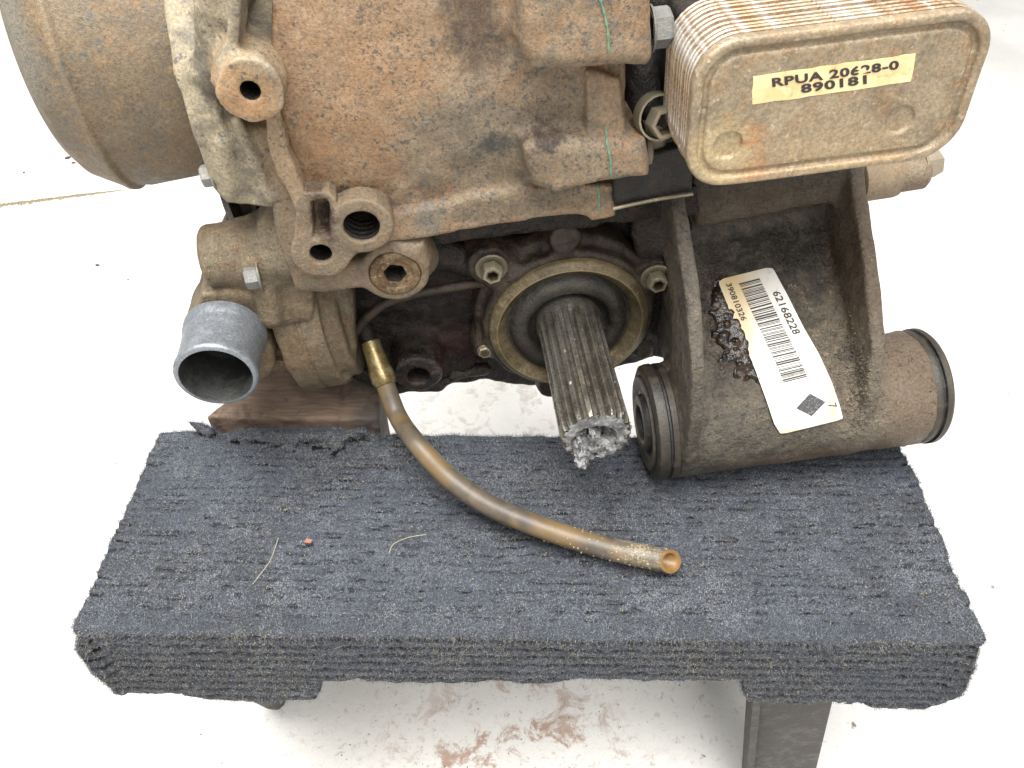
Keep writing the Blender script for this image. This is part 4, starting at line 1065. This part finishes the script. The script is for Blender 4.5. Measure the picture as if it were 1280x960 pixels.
def smudge():
    t = NT('smudged_print'); c = t.mix(t.ramp(t.noise(900, 3, .7), .5, .66), srgb(58, 58, 60), srgb(120, 118, 116))
    t.l(c, t.b.inputs['Base Color']); t.b.inputs['Roughness'].default_value = .5; return t.m
M['smudge'] = smudge()
build_barcode()

def build_crust():
    tr = BVHTree.FromPolygons([v.co for v in BR.data.vertices], [p.vertices for p in BR.data.polygons]); rr = np.random.default_rng(27); bm = bmesh.new(); n = 0
    re_ = [(333, 968), (368, 986), (408, 1007), (443, 1027), (478, 1043), (520, 1058), (540, 1058)]
    while n < 1500:
        y = rr.normal(450, 48); x = np.interp(y, [q[0] for q in re_], [q[1] for q in re_])+2+abs(rr.normal(0, 24))
        if not 350 < y < 535 or x > 1104-.0*y: continue
        h = tr.ray_cast(Vector(CE), Vector(RE@ray(x, y)).normalized())
        if h[0] is None: continue
        n += 1; s_ = rr.uniform(.0004, .0011)*(1.5 if rr.random() < .06 else 1)
        bmesh.ops.create_icosphere(bm, subdivisions=1, radius=1, matrix=Matrix.Translation(h[0]) @ Matrix.Rotation(rr.uniform(0, 6), 4, 'Y') @ Matrix.Diagonal((s_, s_*.6, s_*rr.uniform(.6, 1.2), 1)))
    me = bpy.data.meshes.new('caked_grit'); bm.to_mesh(me); bm.free(); link('caked_grit', me, M['crust'], BR, False)['kind'] = 'stuff'
M['crust'] = grime('caked_grit', srgb(112, 102, 88), srgb(76, 70, 62), srgb(146, 134, 112), .9, 0, .3)
build_crust()
# wet oily sludge running down beside the label
def build_sludge():
    tr = BVHTree.FromPolygons([v.co for v in BR.data.vertices], [p.vertices for p in BR.data.polygons]); rr = np.random.default_rng(17)
    le = [(333, 890), (350, 897), (388, 912), (425, 929), (462, 944), (480, 950)]; P = []
    while len(P) < 520:
        y = rr.normal(415, 34)
        if not 345 < y < 478: continue
        ex = np.interp(y, [q[0] for q in le], [q[1] for q in le]); x = ex+3-abs(rr.normal(0, 16))
        h = tr.ray_cast(Vector(CE), Vector(RE@ray(x, y)).normalized())
        if h[0] is None or x < 889: continue
        P.append(np.array(h[0])-np.array(h[1])*.0007)
    P = np.array(P); f = Field(P.min(0)-.004, P.max(0)+.004, .0006)
    for p in P:
        s = rr.uniform(.0006, .0012); q = p+rr.normal(0, .0009, 3)*np.array([1, .4, 1.4]); f.cap(p, q, s, s*rr.uniform(.7, 1), .0020)
    link('wet_sludge', f.mesh('wet_sludge'), M['oil'], BR)['kind'] = 'stuff'
def oil():
    t = NT('wet_black_oil'); c = t.mix(t.ramp(t.noise(220, 4, .7), .45, .62), srgb(28, 24, 21), srgb(64, 46, 32))
    t.l(c, t.b.inputs['Base Color']); t.b.inputs['Roughness'].default_value = .1; t.b.inputs['Specular IOR Level'].default_value = .45
    b = t.n('ShaderNodeBump'); b.inputs['Strength'].default_value = .6; b.inputs['Distance'].default_value = .0008; t.l(t.noise(700, 3, .6), b.inputs['Height']); t.l(b.outputs[0], t.b.inputs['Normal'])
    return t.m
M['oil'] = oil()
build_sludge()

# --- dark sheet plate and hose clamp in the gap beside the cooler
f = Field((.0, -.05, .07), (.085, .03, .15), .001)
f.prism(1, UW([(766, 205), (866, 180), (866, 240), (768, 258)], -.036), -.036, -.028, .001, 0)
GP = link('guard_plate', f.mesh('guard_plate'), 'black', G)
e0, e1 = L(766, 261, v=-.038), L(866, 242, v=-.038)
tube('lit_lip_strip', [e0, e0*.5+e1*.5+np.array([0, .0004, .0003]), e1], .0010, 'oilbolt', GP, 8, 4)  # pale strip added so the plate's bottom edge looks lit
f = Field((.0, -.035, .095), (.072, .04, .24), .0015)
f.cap(L(800, 60, v=0), L(806, 130, v=-.01), .0075, .008, 0); f.box((.012, -.004, .10), (.066, .03, .24), .003, .003); f.lumps(80, .001, 8, 2)  # box added as dark backing for the gap behind the clamp
link('duct_and_dark_backing', f.mesh('duct_and_dark_backing'), 'black', G)
cl = L(822, 145, v=-.035)
x2, y2, z2 = frame_of((.15, -1, .25))
lathe('hose_clamp', [(.0098, -.004), (.0108, -.004), (.0108, .004), (.0098, .004), (.0098, -.004)], cl, (.15, -1, .25), 'oilbolt', G, 20, closed=False, smooth=False)
lathe('clamp_nut', [(.0058, -.004), (.0072, -.004), (.0072, .005), (.0052, .005), (.0050, -.003)], L(828, 152, v=-.040), (.15, -1, .25), 'bolt', G, 6, closed=False, smooth=False)

# ------------------------------------------------------------------ small loose things on the carpet
def loose(name, me, mat, label, cat, p, group=None):
    o = link(name, me, mat, None, False); o.location = p; o['label'] = label; o['category'] = cat
    if group: o['group'] = group
p = on_z(385, 677, .0022)
loose('paint_chip', py_mesh('paint_chip', [(-.0022, -.001, 0), (.002, -.0016, .0002), (.0026, .0008, 0), (-.0012, .0014, .0003), (-.0022, -.001, .0007), (.002, -.0016, .0009), (.0026, .0008, .0007), (-.0012, .0014, .001)], [(0, 1, 2, 3), (4, 5, 6, 7), (0, 1, 5, 4), (1, 2, 6, 5), (2, 3, 7, 6), (3, 0, 4, 7)]), 'chip', 'small orange-red chip of paint lying on the left half of the carpet', 'paint chip', tuple(p))
for pts, lab in (([(348, 672), (338, 700), (322, 722), (316, 730)], 'fine pale thread on the carpet below the orange-red paint chip'), ([(486, 692), (492, 680), (510, 672), (532, 668)], 'short curved pale thread on the carpet left of the hose'), ([(388, 838), (394, 826), (412, 814), (432, 806)], 'pale thread over the front edge of the carpet above its left step')):
    z = .002; P = [on_z(x, y, z+.0012*(i % 2)) if y < 795 else on_y(x, y, -.003) for i, (x, y) in enumerate(pts)]
    o0 = P[0]; V, F = tube('x', [Vector(q-o0) for q in P], .00022, None, None, 5, 8, mesh_only=True)
    loose('thread', py_mesh('thread', V, F), 'thread', lab, 'thread', tuple(o0), 'threads lying on the carpet')
bm = bmesh.new(); rr = np.random.default_rng(33)
for _ in range(420):
    x, y = rr.uniform(-.23, .24), rr.uniform(.004, .135); s = rr.uniform(.00015, .0004)
    bmesh.ops.create_icosphere(bm, subdivisions=1, radius=1, matrix=Matrix.Translation((x, y, .0022)) @ Matrix.Diagonal((s, s*1.4, s*.7, 1)))
me = bpy.data.meshes.new('carpet_crumbs'); bm.to_mesh(me); bm.free(); o = link('carpet_crumbs', me, M['mud'], None, False); o['kind'] = 'stuff'; o['label'] = 'tiny pale crumbs scattered over the carpet'; o['category'] = 'crumbs'
